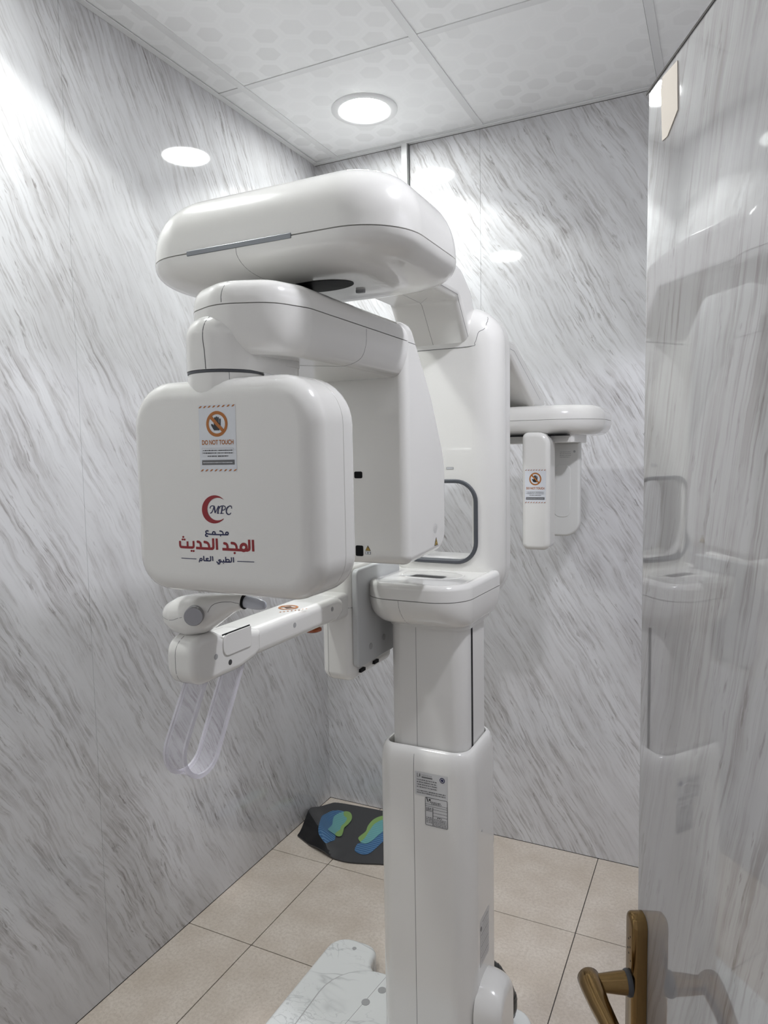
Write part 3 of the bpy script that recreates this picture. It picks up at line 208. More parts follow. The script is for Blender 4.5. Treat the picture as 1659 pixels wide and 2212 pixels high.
SCREWD = flat('screw_recess', (0.05, 0.05, 0.05), 0.5)
CHROME = simple('brushed_silver', (0.34, 0.34, 0.35), 0.38, metal=0.85)
STRIP = simple('grey_accent_strip', (0.22, 0.23, 0.25), 0.3, metal=0.6)
BRASS = simple('aged_brass', (0.27, 0.175, 0.075), 0.16, metal=1.0, bscale=60)
CREAM = simple('bare_cream_edge', (0.80, 0.72, 0.63), 0.55)
REDB = simple('red_orange_button', (0.36, 0.075, 0.012), 0.2, coat=0.5)
RUBBER = simple('black_rubber_mat', (0.042, 0.042, 0.044), 0.38, bump=0.05, bscale=90)
RUBBER_BACK = simple('glossy_black_rubber_back', (0.006, 0.006, 0.007), 0.22)
CABLE = simple('black_cable_sleeve', (0.03, 0.032, 0.03), 0.35, coat=0.3)
PAPER = flat('sticker_white', (0.66, 0.68, 0.71), 0.25)
ORANGE = flat('print_orange', (0.40, 0.135, 0.022), 0.5)
BLK = flat('print_black', (0.012, 0.012, 0.014), 0.4)
GREYP = flat('print_grey', (0.40, 0.40, 0.40), 0.4)
DGREYP = flat('print_dark_grey', (0.12, 0.12, 0.125), 0.4)
RED = flat('print_red', (0.25, 0.008, 0.013), 0.5)
NAVY = flat('print_navy', (0.008, 0.010, 0.065), 0.5)
BLUE = flat('print_blue', (0.035, 0.11, 0.24), 0.5)
BLUE2 = flat('print_light_blue', (0.11, 0.24, 0.40), 0.5)
TEAL = flat('print_teal', (0.14, 0.36, 0.35), 0.5)
TEAL2 = flat('print_dark_teal', (0.11, 0.27, 0.32), 0.5)
GREEN = flat('print_green', (0.20, 0.33, 0.10), 0.5)
YELLOW = flat('print_yellow', (0.50, 0.33, 0.05), 0.4)
SILVER = flat('print_silver', (0.56, 0.56, 0.56), 0.3)
PMAT = dict(paper=PAPER, orange=ORANGE, black=BLK, grey=GREYP, darkgrey=DGREYP, red=RED, navy=NAVY, yellow=YELLOW, silver=SILVER,
            blue=BLUE, blue2=BLUE2, teal=TEAL, teal2=TEAL2, green=GREEN)
def clear_mat(name, col, rough, ior):
    m, nt, b = new_mat(name)
    b.inputs['Base Color'].default_value = (*col, 1); b.inputs['Roughness'].default_value = rough
    b.inputs['Transmission Weight'].default_value = 1.0; b.inputs['IOR'].default_value = ior
    return m
def acrylic(name, k0, k1):
    m, nt, b = new_mat(name); k = NB(nt)
    b.inputs['Base Color'].default_value = (0.80, 0.785, 0.84, 1); b.inputs['Roughness'].default_value = 0.05
    t = k.n('ShaderNodeBsdfTransparent'); t.inputs[0].default_value = (0.93, 0.925, 0.945, 1)
    lw = k.n('ShaderNodeLayerWeight'); lw.inputs[0].default_value = 0.5
    x = k.n('ShaderNodeMixShader'); k.link(k.math('MULTIPLY_ADD', lw.outputs['Facing'], k1, k0), x.inputs[0])
    k.link(t.outputs[0], x.inputs[1]); k.link(b.outputs[0], x.inputs[2]); k.link(x.outputs[0], nt.nodes['Material Output'].inputs[0])
    return m
CLEAR = acrylic('clear_acrylic', 0.06, 0.22); CLEAR_EDGE = acrylic('clear_acrylic_edge', 0.26, 0.45)
FROST = simple('frosted_bite_rod', (0.60, 0.62, 0.68), 0.25); FROST.node_tree.nodes['Principled BSDF'].inputs['Transmission Weight'].default_value = 0.25
m_, nt_, b_ = new_mat('milky_plate'); MILKY = m_
b_.inputs['Base Color'].default_value = (0.70, 0.70, 0.68, 1); b_.inputs['Roughness'].default_value = 0.3
b_.inputs['Subsurface Weight'].default_value = 0.3; b_.inputs['Subsurface Radius'].default_value = (0.02, 0.02, 0.02)
def glow(name, strength):
    m, nt, b = new_mat(name)
    b.inputs['Base Color'].default_value = (0.9, 0.9, 0.9, 1)
    b.inputs['Emission Color'].default_value = (0.96, 1.0, 0.985, 1); b.inputs['Emission Strength'].default_value = strength
    return m
GLOW = glow('lamp_diffuser_lit', LAMP_GLOW)

# ------------------------------------------------------------------ mesh helpers
WPOS = {}
def link_obj(name, me, parent=None, wn=False, kind=None, label=None):
    o = bpy.data.objects.new(name, me); COL.objects.link(o)
    n = len(me.vertices)
    xs = [v.co.copy() for v in me.vertices]
    lo = Vector((min(v[i] for v in xs) for i in range(3))); hi = Vector((max(v[i] for v in xs) for i in range(3)))
    c = (lo + hi) / 2
    me.transform(Matrix.Translation(-c))
    pw = WPOS.get(parent.as_pointer(), Vector((0, 0, 0))) if parent else Vector((0, 0, 0))
    o.location = c - pw
    WPOS[o.as_pointer()] = c
    if parent: o.parent = parent
    if wn:
        w = o.modifiers.new('weighted', 'WEIGHTED_NORMAL'); w.keep_sharp = True; w.weight = 80
    if kind: o['kind'] = kind
    if label: o['label'] = label
    return o
def finish(bm, name, mat, parent=None, smooth=40, wn=True, kind=None, label=None, merge=True):
    if merge: bmesh.ops.remove_doubles(bm, verts=bm.verts, dist=1e-6)
    bmesh.ops.recalc_face_normals(bm, faces=bm.faces)
    me = bpy.data.meshes.new(name); bm.to_mesh(me); bm.free()
    mats = mat if isinstance(mat, (list, tuple)) else [mat]
    for m in mats: me.materials.append(m)
    if smooth:
        for p in me.polygons: p.use_smooth = True
        me.set_sharp_from_angle(angle=math.radians(smooth))
    return link_obj(name, me, parent, wn and bool(smooth), kind, label)
def thing(name, loc, label, cat, group=None):
    o = bpy.data.objects.new(name, None); COL.objects.link(o); o.location = loc; o.empty_display_size = 0.1
    WPOS[o.as_pointer()] = Vector(loc)
    o['label'] = label; o['category'] = cat
    if group: o['group'] = group
    return o
AX = {'xyz': lambda u, v, w: (u, v, w), 'xzy': lambda u, v, w: (u, w, v), 'yzx': lambda u, v, w: (w, u, v)}
def rr(x0, x1, y0, y1, r, n=7, ins=0.0):
    """rounded rectangle outline; r is one radius or four (x1y1, x0y1, x0y0, x1y0)"""
    rs = r if isinstance(r, (tuple, list)) else (r,) * 4
    out = []
    for (cx, cy, sx, sy, a0), q in zip(((x1, y1, -1, -1, 0), (x0, y1, 1, -1, 90), (x0, y0, 1, 1, 180), (x1, y0, -1, 1, 270)), rs):
        qq = max(q - ins, 0.0004); e = max(q, ins + 0.0004)
        for i in range(n):
            a = math.radians(a0 + 90 * i / (n - 1))
            out.append((cx + sx * e + qq * math.cos(a), cy + sy * e + qq * math.sin(a)))
    return out
class Outline(list): pass
def round_poly(pts, rad, n=6):
    out = Outline(); N = len(pts); out.base = (pts, rad, n)
    for i, p in enumerate(pts):
        r = rad[i] if isinstance(rad, (list, tuple)) else rad
        a = Vector(pts[i - 1]); b = Vector(p); c = Vector(pts[(i + 1) % N])
        d1 = (a - b); d2 = (c - b); l1, l2 = d1.length, d2.length; d1.normalize(); d2.normalize()
        if r <= 0: out.append(tuple(b)); continue
        ang = d1.angle(d2); t = min(r / math.tan(ang / 2), l1 * 0.49, l2 * 0.49); rr_ = t * math.tan(ang / 2)
        bis = (d1 + d2).normalized(); ctr = b + bis * (rr_ / math.sin(ang / 2))
        s = (b + d1 * t) - ctr; e = (b + d2 * t) - ctr
        a0 = math.atan2(s.y, s.x); da = math.atan2(e.y, e.x) - a0
        while da > PI: da -= 2 * PI
        while da < -PI: da += 2 * PI
        for j in range(n): 
            q = a0 + da * j / (n - 1); out.append((ctr.x + rr_ * math.cos(q), ctr.y + rr_ * math.sin(q)))
    return out
def inset_poly(pts, d):
    """move a closed outline inwards by d"""
    if hasattr(pts, 'base'):
        bp, rad, n = pts.base; N = len(bp); rad = list(rad) if isinstance(rad, (list, tuple)) else [rad] * N
        area = sum(bp[i][0] * bp[(i + 1) % N][1] - bp[(i + 1) % N][0] * bp[i][1] for i in range(N)); sg = 1 if area > 0 else -1
        nr = []
        for i in range(N):
            a, b, c = Vector(bp[i - 1]), Vector(bp[i]), Vector(bp[(i + 1) % N]); e1, e2 = b - a, c - b
            cv = (e1.x * e2.y - e1.y * e2.x) * sg
            nr.append(rad[i] if rad[i] <= 0 else (max(rad[i] - d, .0008) if cv > 0 else rad[i] + d))
        return list(round_poly(inset_poly(list(bp), d), nr, n))
    N = len(pts); area = sum(pts[i][0] * pts[(i + 1) % N][1] - pts[(i + 1) % N][0] * pts[i][1] for i in range(N))
    sg = 1 if area > 0 else -1; out = []
    for i in range(N):
        a = Vector(pts[i - 1]); b = Vector(pts[i]); c = Vector(pts[(i + 1) % N])
        e1 = (b - a); e2 = (c - b)
        if e1.length < 1e-9: e1 = e2
        if e2.length < 1e-9: e2 = e1
        n1 = Vector((-e1.y, e1.x)).normalized(); n2 = Vector((-e2.y, e2.x)).normalized()
        m = (n1 + n2); m = m.normalized() if m.length > 1e-6 else n1
        k = d / max(0.5, m.dot(n1))
        out.append((b.x + sg * m.x * k, b.y + sg * m.y * k))
    return out
def loft(rings, cap0=True, cap1=True, bm=None):
    bm = bm or bmesh.new(); vs_ = [[bm.verts.new(p) for p in r] for r in rings]; N = len(rings[0])
    for a, b in zip(vs_, vs_[1:]):
        for i in range(N):
            j = (i + 1) % N
            try: bm.faces.new((a[i], a[j], b[j], b[i]))
            except ValueError: pass
    if cap0: bm.faces.new(vs_[0])
    if cap1: bm.faces.new(list(reversed(vs_[-1])))
    return bm
def fillet_levels(w0, w1, f0, f1, n=6, h0=None, h1=None):
    """(w, inset) pairs; f = depth of the fillet along w, h = how far it bites in"""
    h0 = f0 if h0 is None else h0; h1 = f1 if h1 is None else h1
    L = []
    if f0 > 0:
        for i in range(n): 
            a = PI / 2 * i / (n - 1); L.append((w0 + f0 * (1 - math.sin(a)), h0 * (1 - math.cos(a)))) 
        L = L[::-1]
    else: L.append((w0, 0))
    if f1 > 0:
        for i in range(n):
            a = PI / 2 * i / (n - 1); L.append((w1 - f1 * (1 - math.sin(a)), h1 * (1 - math.cos(a))))
    else: L.append((w1, 0))
    return L
def slab_bm(u0, u1, v0, v1, w0, w1, r, f0, f1, axes='xyz', n=7, h0=None, h1=None, taper=None, bm=None):
    F = AX[axes]; R = []
    for w, ins in fillet_levels(w0, w1, f0, f1, 6, h0, h1):
        R.append([F(u, v, w) for u, v in rr(u0 + ins, u1 - ins, v0 + ins, v1 - ins, tuple(max(q - ins, 0.0004) for q in (r if isinstance(r, (tuple, list)) else (r,) * 4)), n)])
    return loft(R, bm=bm)
def slab(name, mat, parent, *a, smooth=40, label=None, kind=None, **k):
    return finish(slab_bm(*a, **k), name, mat, parent, smooth, label=label, kind=kind)
def prism_bm(pts, w0, w1, f0, f1, axes='xyz', bm=None):
    F = AX[axes]
    return loft([[F(u, v, w) for u, v in (inset_poly(pts, ins) if ins > 1e-7 else pts)] for w, ins in fillet_levels(w0, w1, f0, f1)], bm=bm)
def prism(name, mat, parent, *a, smooth=40, label=None, **k):
    return finish(prism_bm(*a, **k), name, mat, parent, smooth, label=label)
def box_bm(x0, x1, y0, y1, z0, z1, bm=None):
    return loft([[(x0, y0, z), (x1, y0, z), (x1, y1, z), (x0, y1, z)] for z in (z0, z1)], bm=bm)
def box(name, mat, parent, *a, kind=None, label=None):
    return finish(box_bm(*a), name, mat, parent, 0, kind=kind, label=label)
def tube_bm(path, r, n=8, closed=False, bm=None, flat_=None, up=None):
    """tube along a path; r = radius or list; flat_ = (ru, rv) for an oval"""
    P = [Vector(p) for p in path]; N = len(P); R = []
    ref = Vector(up) if up else None
    prev = None
    for i in range(N):
        t = (P[(i + 1) % N] - P[i - 1]) if closed else (P[min(i + 1, N - 1)] - P[max(i - 1, 0)])
        t.normalize()
        if ref is not None: a = ref - t * ref.dot(t)
        elif prev is None: a = t.orthogonal()
        else: a = prev - t * prev.dot(t)
        a.normalize(); prev = a; b = t.cross(a)
        q = r[i] if isinstance(r, (list, tuple)) else r
        ru, rv = flat_ if flat_ else (q, q)
        R.append([P[i] + a * (ru * math.cos(2 * PI * j / n)) + b * (rv * math.sin(2 * PI * j / n)) for j in range(n)])
    if closed: R.append(R[0]); return loft(R, False, False, bm)
    return loft(R, True, True, bm)
def lathe_bm(c, axis, prof, n=24, bm=None):
    """prof = [(distance along axis, radius)]"""
    ax = Vector(axis).normalized(); a = ax.orthogonal().normalized(); b = ax.cross(a); c = Vector(c)
    return loft([[c + ax * h + a * (r * math.cos(2 * PI * j / n)) + b * (r * math.sin(2 * PI * j / n)) for j in range(n)] for h, r in prof], True, True, bm)
def lathe(name, mat, parent, *a, smooth=40, label=None, **k): return finish(lathe_bm(*a, **k), name, mat, parent, smooth, label=label)
def arc(cx, cy, r, a0, a1, n): return [(cx + r * math.cos(math.radians(a0 + (a1 - a0) * i / (n - 1))), cy + r * math.sin(math.radians(a0 + (a1 - a0) * i / (n - 1)))) for i in range(n)]
def smooth_path(pts, per=8):
    P = [Vector(p) for p in pts]; out = []
    for i in range(len(P) - 1):
        p0, p1, p2, p3 = P[max(i - 1, 0)], P[i], P[i + 1], P[min(i + 2, len(P) - 1)]
        for j in range(per):
            t = j / per
            out.append(0.5 * ((2 * p1) + (p2 - p0) * t + (2 * p0 - 5 * p1 + 4 * p2 - p3) * t * t + (3 * p1 - p0 - 3 * p2 + p3) * t ** 3))
    out.append(P[-1]); return out
def bvh_of(objs):
    vs_, fs = [], []
    for o in objs:
        w = WPOS[o.as_pointer()]; b0 = len(vs_)
        vs_ += [v.co + w for v in o.data.vertices]
        fs += [[b0 + i for i in p.vertices] for p in o.data.polygons]
    return BVHTree.FromPolygons(vs_, fs)
def seam(target, pts, parent=None, r=0.0008, mat=None, step=0.004, name='seam', smooth=False):
    """a thin dark gasket line that hugs the surface of target"""
    tg = target if isinstance(target, (list, tuple)) else [target]
    t = bvh_of(tg); r = r * 0.68; pts = smooth_path(pts, 6) if smooth else [Vector(p) for p in pts]; P = []
    for a, b in zip(pts, pts[1:]):
        k = max(1, int((b - a).length / step))
        for i in range(k): P.append(a.lerp(b, i / k))
    P.append(pts[-1]); Q = []
    for p in P:
        co, nr, ix, d = t.find_nearest(p)
        co = co - nr * (r * 0.45)
        if not Q or (co - Q[-1]).length > 0.0012: Q.append(co)
    if len(Q) < 2: return None
    return finish(tube_bm(Q, r, 6), name, mat or SEAM, parent or tg[0], 60, wn=False)
class Decal:
    """flat print: coloured polygons and strokes in a plane, thin layers over each other; one mesh"""
    def __init__(s, o, u, v, lift=0.0004):
        s.o = Vector(o); s.u = Vector(u).normalized(); s.v = Vector(v).normalized(); s.n = s.u.cross(s.v).normalized(); s.l = lift
        s.bm = bmesh.new(); s.mats = []; s.k = 0
    def at(s, p, h): return s.o + s.u * p[0] + s.v * p[1] + s.n * h
    def mi(s, c):
        m = PMAT[c] if isinstance(c, str) else c
        if m not in s.mats: s.mats.append(m)
        return s.mats.index(m)
    def poly(s, c, pts, layer=1):
        s.k += 1; h = s.l * layer + s.k * 1.5e-7
        f = s.bm.faces.new([s.bm.verts.new(s.at(p, h)) for p in pts]); f.normal_update()
        if f.normal.dot(s.n) < 0: f.normal_flip()
        f.material_index = s.mi(c)
    def stroke(s, c, w, pts, layer=1, cap=True):
        s.k += 1; h = s.l * layer + s.k * 1.5e-7
        P = [Vector(p) for p in pts]; mi = s.mi(c)
        def face(q):
            s.k += 2; hh = s.l * layer + s.k * 1.5e-7
            f = s.bm.faces.new([s.bm.verts.new(s.at(p, hh)) for p in q]); f.normal_update()
            if f.normal.dot(s.n) < 0: f.normal_flip()
            f.material_index = mi
        for a, b in zip(P, P[1:]):
            d = b - a
            if d.length < 1e-7: continue
            n = Vector((-d.y, d.x)).normalized() * (w / 2); face([a + n, a - n, b - n, b + n])
        joints = P[1:-1] + ([P[0]] if (P[0] - P[-1]).length < 1e-6 else [])
        for p in joints: face([p + Vector((math.cos(t), math.sin(t))) * (w / 2) for t in [2 * PI * k / 14 for k in range(14)]])
    def text(s, c, body, p0, p1, height, layer=1):
        """letters between p0 and p1 on the base line, drawn with the built-in font"""
        cu = bpy.data.curves.new('lettering', 'FONT'); cu.body = body; cu.size = 1.0; cu.resolution_u = 3; cu.offset = 0.028
        t = bpy.data.objects.new('lettering', cu); COL.objects.link(t)
        bpy.context.view_layer.update()
        me = bpy.data.meshes.new_from_object(t.evaluated_get(bpy.context.evaluated_depsgraph_get()))
        xs = [v.co.x for v in me.vertices]; ys = [v.co.y for v in me.vertices]
        x0, x1, y0, y1 = min(xs), max(xs), min(ys), max(ys)
        d = Vector(p1) - Vector(p0); w = d.length; d.normalize(); e = Vector((-d.y, d.x)); h = s.l * layer + 2e-6; mi = s.mi(c)
        V = [s.bm.verts.new(s.at(Vector(p0) + d * ((v.co.x - x0) / (x1 - x0) * w) + e * ((v.co.y - y0) / (y1 - y0) * height), h)) for v in me.vertices]
        for p in me.polygons:
            f = s.bm.faces.new([V[i] for i in p.vertices]); f.normal_update()
            if f.normal.dot(s.n) < 0: f.normal_flip()
            f.material_index = mi
        bpy.data.objects.remove(t); bpy.data.curves.remove(cu); bpy.data.meshes.remove(me)
    def build(s, name, parent, label=None):
        bmesh.ops.triangulate(s.bm, faces=[f for f in s.bm.faces if len(f.verts) > 4])
        me = bpy.data.meshes.new(name); s.bm.to_mesh(me); s.bm.free()
        for m in s.mats: me.materials.append(m)
        return link_obj(name, me, parent, False, None, label)

# ------------------------------------------------------------------ the room
def structure(o): o['kind'] = 'structure'; return o
# floor with its tiles
floor = structure(box('floor', GROUT, None, XL - .1, XR + .1, -1.2, YB + .1, -0.08, -0.004))
xg = [XL, -1.26, -0.8195, -0.379, 0.0615, 0.502, XR]; yg = [-1.14, -0.68, -0.22, 0.24, 0.70, 1.16, 1.62, 2.078, YB]
TILE = {}
for i in range(len(xg) - 1):
    for j in range(len(yg) - 1):
        w, d = xg[i + 1] - xg[i], yg[j + 1] - yg[j]; g = 0.0014
        key = (round(w, 3), round(d, 3))
        if key not in TILE:
            o = finish(slab_bm(xg[i] + g, xg[i + 1] - g, yg[j] + g, yg[j + 1] - g, -0.012, 0.0, 0.0015, 0, 0.0008, n=2), 'floor_tile', FLOOR, floor, 0); TILE[key] = o
        else:
            o = TILE[key].copy(); COL.objects.link(o); c = Vector(((xg[i] + xg[i + 1]) / 2, (yg[j] + yg[j + 1]) / 2, -0.006)); o.location = c - WPOS[floor.as_pointer()]
# ceiling: slab, tiles laid on T bars
ceiling = structure(box('ceiling', GROUT, None, XL - .1, XR + .1, YF - .12, YB + .1, ZC + 0.018, ZC + 0.10))
cx = [XL, -1.407, -0.8165, -0.212, 0.385, XR]; cy = [YF, 0.11 + .19, 0.704, 1.301, 1.894, 2.486, YB]
cy = [YF, 0.704, 1.301, 1.894, 2.486, YB]
HOLES = [(l[0], l[1]) for l in LAMPS]
for i in range(len(cx) - 1):
    for j in range(len(cy) - 1):
        g = 0.0012
        x0, x1, y0, y1 = cx[i] + g, cx[i + 1] - g, cy[j] + g, cy[j + 1] - g
        finish(box_bm(x0, x1, y0, y1, ZC + 0.0025, ZC + 0.016), 'ceiling_tile', CEIL, ceiling, 0)
for x in cx[1:-1]:
    finish(box_bm(x + .0, x + 0.024, YF, YB, ZC, ZC + 0.010), 'grid_bar', GRID, ceiling, 0)
for y in cy[1:-1]:
    for i in range(len(cx) - 1):
        x0 = cx[i] + (0.0245 if i else 0.0)
        finish(box_bm(x0, cx[i + 1] - 0.0008, y - .0, y + 0.024, ZC + 0.0006, ZC + 0.010), 'grid_bar', GRID, ceiling, 0)
# walls
wall_left = structure(box('wall_left', PAINT, None, XL - 0.10, XL - 0.012, YF - .12, YB + 0.1, -0.08, ZC + .1))
for y0, y1 in ((YF, 1.2996), (1.3004, YB)): finish(box_bm(XL - 0.012, XL, y0, y1, 0.001, ZC + 0.02), 'wall_panel', MARBLE_L, wall_left, 0)
wall_back = structure(box('wall_back', PAINT, None, XL - 0.1, XR + .1, YB + 0.012, YB + 0.1, -0.08, ZC + .1))
for x0, x1 in ((XL, -0.8114), (-0.8106, 0.40), (0.4008, XR)): finish(box_bm(x0, x1, YB, YB + 0.012, 0.001, ZC - 0.005), 'wall_panel', MARBLE_B, wall_back, 0)
finish(box_bm(XL, XR, YB, YB + 0.011, ZC - 0.0045, ZC + 0.018), 'edge_strip', GROUT, wall_back, 0)
wall_right = structure(box('wall_right', PAINT, None, XR + 0.012, XR + 0.1, YF - .12, YB + 0.1, -0.08, ZC + .1))
finish(box_bm(XR, XR + 0.012, YF, YB, 0.001, ZC + 0.02), 'wall_panel', MARBLE_R, wall_right, 0)
bm = box_bm(XL - .1, -0.66, YF - .12, YF, -0.08, ZC + .1); box_bm(0.26, XR + .1, YF - .12, YF, -0.08, ZC + .1, bm); box_bm(-0.66, 0.26, YF - .12, YF, 1.95, ZC + .1, bm)
wall_front = structure(finish(bm, 'wall_front', PAINT, None, 0))
# white trim at the ceiling edges
for nm, a in (('trim_1', (XL, XR, YB - 0.020, YB - .001, ZC - 0.0035, ZC + 0.0)), ('trim_2', (XL + .001, XL + 0.020, YF, YB - .0205, ZC - 0.0025, ZC + 0.0))):
    structure(box(nm, GRID, None, *a))

# ------------------------------------------------------------------ recessed lamps
def downlight(x, y, label, watts, tint):
    t = thing('recessed_downlight', (x, y, ZC), label, 'ceiling light')
    R0, R1 = 0.112, 0.085
    prof = [(0.0, R1), (0.0, R0), (-0.004, R0), (-0.008, R0 - 0.006), (-0.008, R1 + 0.006), (-0.005, R1), (0.0, R1)]
    bm = bmesh.new(); n = 48
    loft([[(x + r * math.cos(2 * PI * j / n), y + r * math.sin(2 * PI * j / n), ZC + h) for j in range(n)] for h, r in prof], False, False, bm)
    finish(bm, 'frame', GRID, t, 40)
    lathe('diffuser', GLOW, t, (x, y, ZC - 0.004), (0, 0, 1), [(0, R1 - 0.001), (0.003, R1 - 0.001)], n=48)
    ld = bpy.data.lights.new('lamp_light', 'SPOT'); ld.energy = watts; ld.color = tint
    ld.spot_size = math.radians(127); ld.spot_blend = 0.10; ld.shadow_soft_size = 0.05
    lo = bpy.data.objects.new('lamp_light', ld); COL.objects.link(lo); lo.parent = t; lo.location = (0, 0, -0.012)
    return t
downlight(*LAMPS[0], 'lit round ceiling downlight in the tile above the white machine', LAMP_WATTS[0], (0.96, 1.0, 0.985))
downlight(*LAMPS[1], 'lit round ceiling downlight nearest the left wall beside the doorway', LAMP_WATTS[1], (0.97, 1.0, 0.985))
downlight(*LAMPS[2], 'lit round ceiling downlight above the open door', LAMP_WATTS[2], (0.89, 0.895, 1.0))

# white trunking on the back wall
t = thing('cable_trunking', (-1.102, YB, 0.0), 'narrow white vertical cable trunking on the back wall behind the machine', 'trunking')
slab('cover', GRID, t, -1.114, -1.090, YB - 0.020, YB - 0.0003, 0.002, ZC - 0.004, (0, 0, .003, .003), 0, 0, n=3)
bm = box_bm(-1.089, -1.0865, YB - 0.012, YB - 0.0003, 0.002, ZC - 0.004)  # dark strip standing in for the shadow on the trunking's right side
finish(bm, 'shadow_strip', SEAM, t, 0)

# ------------------------------------------------------------------ the door, open into the room
DY = math.radians(-25.4); DU = Vector((math.sin(DY), math.cos(DY), 0)); DN = Vector((-DU.y, DU.x, 0)); DE = Vector((-0.088, 0.890, 0))
DW, DT = 0.80, 0.042
bm = bmesh.new()
# local: x along the door from the free edge towards the hinge is negative; y = towards the room
prof = round_poly([(-DW, -DT), (0, -DT), (0, 0), (-DW, 0)], [0, .004, .010, 0.002], 6)
loft([[(x, y, z) for x, y in prof] for z in (0.008, 1.886)], True, True, bm)
me = bpy.data.meshes.new('door_1'); bmesh.ops.recalc_face_normals(bm, faces=bm.faces); bm.to_mesh(me); bm.free(); me.materials.append(MARBLE_D)
for p in me.polygons: p.use_smooth = True
me.set_sharp_from_angle(angle=math.radians(40))
door = bpy.data.objects.new('door_1', me); COL.objects.link(door); structure(door)
DM = Matrix.Identity(4)
for i in range(3): DM[i][0] = DU[i]; DM[i][1] = DN[i]; DM[i][3] = DE[i]
door.matrix_world = DM
def door_part(bm, name, mat, smooth=40, label=None, parent=None):
    bmesh.ops.remove_doubles(bm, verts=bm.verts, dist=1e-6); bmesh.ops.recalc_face_normals(bm, faces=bm.faces)
    me = bpy.data.meshes.new(name); bm.to_mesh(me); bm.free(); me.materials.append(mat)
    for p in me.polygons: p.use_smooth = True
    me.set_sharp_from_angle(angle=math.radians(smooth))
    o = bpy.data.objects.new(name, me); COL.objects.link(o); o.parent = parent or door
    if label: o['label'] = label
    return o
# cream patch where the marble film has come off the top corner
bm = prism_bm([(-0.046, 1.868), (-0.052, 1.812), (-0.066, 1.811), (-0.092, 1.826), (-0.089, 1.8755), (-0.050, 1.879)], 0.0002, 0.0010, 0, 0, 'xzy')
door_part(bm, 'bare_patch', CREAM, label='cream patch where the marble film has peeled off')
door_part(box_bm(-DW, -0.002, 0.0002, 0.0010, 1.8835, 1.8862), 'top_edge_gap', GROUT, label='dark line along the top of the door')
# brass handle: plate, rose, spindle, lever
PS0, PS1, PZ0, PZ1 = -0.043, -0.014, 0.655, 0.915
plate = door_part(prism_bm(round_poly([(PS0, PZ0), (PS1, PZ0), (PS1, PZ1), (PS0, PZ1)], [.012, .012, .012, .012], 5), 0.0005, 0.018, 0, 0.006, 'xzy'), 'handle_plate', BRASS, label='aged brass handle plate')
rose = door_part(lathe_bm((-0.034, 0.0178, 0.829), (0, 1, 0), [(0, .015), (.003, .0155), (.006, .014)]), 'rose', DARK)
sp = door_part(lathe_bm((-0.034, 0.0235, 0.829), (0, 1, 0), [(0, .0135), (.012, .0125), (.026, .0108), (.034, .010)]), 'spindle', BRASS)
lev = [(-0.021, 0.066, 0.829), (-0.025, 0.066, 0.829), (-0.038, 0.066, 0.829), (-0.070, 0.065, 0.829), (-0.10, 0.062, 0.828), (-0.13, 0.060, 0.828), (-0.155, 0.059, 0.827), (-0.163, 0.059, 0.827)]
door_part(tube_bm(lev, [.011, .0138, .0138, .0120, .0105, .0095, .009, .006], 24, up=(0, 0, 1)), 'lever', BRASS, 60, label='aged brass lever')
for i, (s_, z_) in enumerate(((-0.034, .888), (-0.028, .882), (-0.033, .874), (-0.026, .869), (-0.029, .864), (-.035, .858))):
    door_part(lathe_bm((s_, 0.0178, z_), (0, 1, 0), [(0, .0012), (.0004, .0012)], n=6), 'tarnish_spot', BLACK)

# ------------------------------------------------------------------ the X-ray machine
XM = thing('panoramic_xray_machine', (-0.556, 1.39, 0.0), 'tall glossy white dental X-ray machine on a telescopic column in the middle of the room', 'X-ray machine')
# --- floor base wrapped in marble film
def veined_film():
    m, nt, b = new_mat('white_veined_film'); k = NB(nt)
    src = k.n('ShaderNodeNewGeometry').outputs['Position']
    col = (0.72, 0.73, 0.72); out = None
    for sc, seed, wd, c in ((3.2, 0.0, .010, (0.42, 0.43, 0.43)), (6.5, 7.0, .008, (0.50, 0.51, 0.51)), (13.0, 3.0, .007, (0.55, 0.56, 0.555))):
        v = k.vmath('ADD', k.vmath('MULTIPLY', src, (1.0, 1.7, 1.0))[0], (seed, seed * 2, 0))[0]
        n = k.n('ShaderNodeTexNoise', i_Scale=sc, i_Detail=3.0, i_Roughness=0.55, i_Distortion=0.6); k.link(v, n.inputs['Vector'])
        d = k.math('ABSOLUTE', k.math('SUBTRACT', n.outputs[0], 0.5))
        f = k.ramp(d, [(0.0, 1.0), (wd, 0.35), (wd * 2.2, 0.0)])
        g = k.n('ShaderNodeTexNoise', i_Scale=4.0, i_Detail=1.0); k.link(v, g.inputs['Vector'])
        f = k.math('MULTIPLY', f, k.ramp(g.outputs[0], [(0.42, 0.0), (0.55, 0.85)]))
        out = k.mix(f, out if out is not None else col, c)
    k.link(out, b.inputs['Base Color']); b.inputs['Roughness'].default_value = 0.22
    return m
BASEM = veined_film()
pts = [(-1.02, 0.98), (-0.40, 0.98), (-0.40, 1.66), (-0.52, 1.66), (-0.56, 1.60), (-0.82, 1.60), (-0.862, 1.64), (-0.87, 1.71), (-1.01, 1.71)]
base = prism('floor_base', BASEM, XM, round_poly(pts, [.06, .06, .05, .05, .03, .03, .03, .06, .06], 7), 0.002, 0.055, 0, 0.014, label='floor base wrapped in white marble film')
disc = prism('base_cover', BASEM, base, round_poly([(-0.935, 1.05), (-0.45, 1.05), (-0.45, 1.612), (-0.935, 1.612)], [.1, .1, .13, .13], 9), 0.050, 0.064, 0, 0.006)
dj = round_poly([(-0.9375, 1.0475), (-0.4475, 1.0475), (-0.4475, 1.6145), (-0.9375, 1.6145)], [.1, .1, .13, .13], 9)
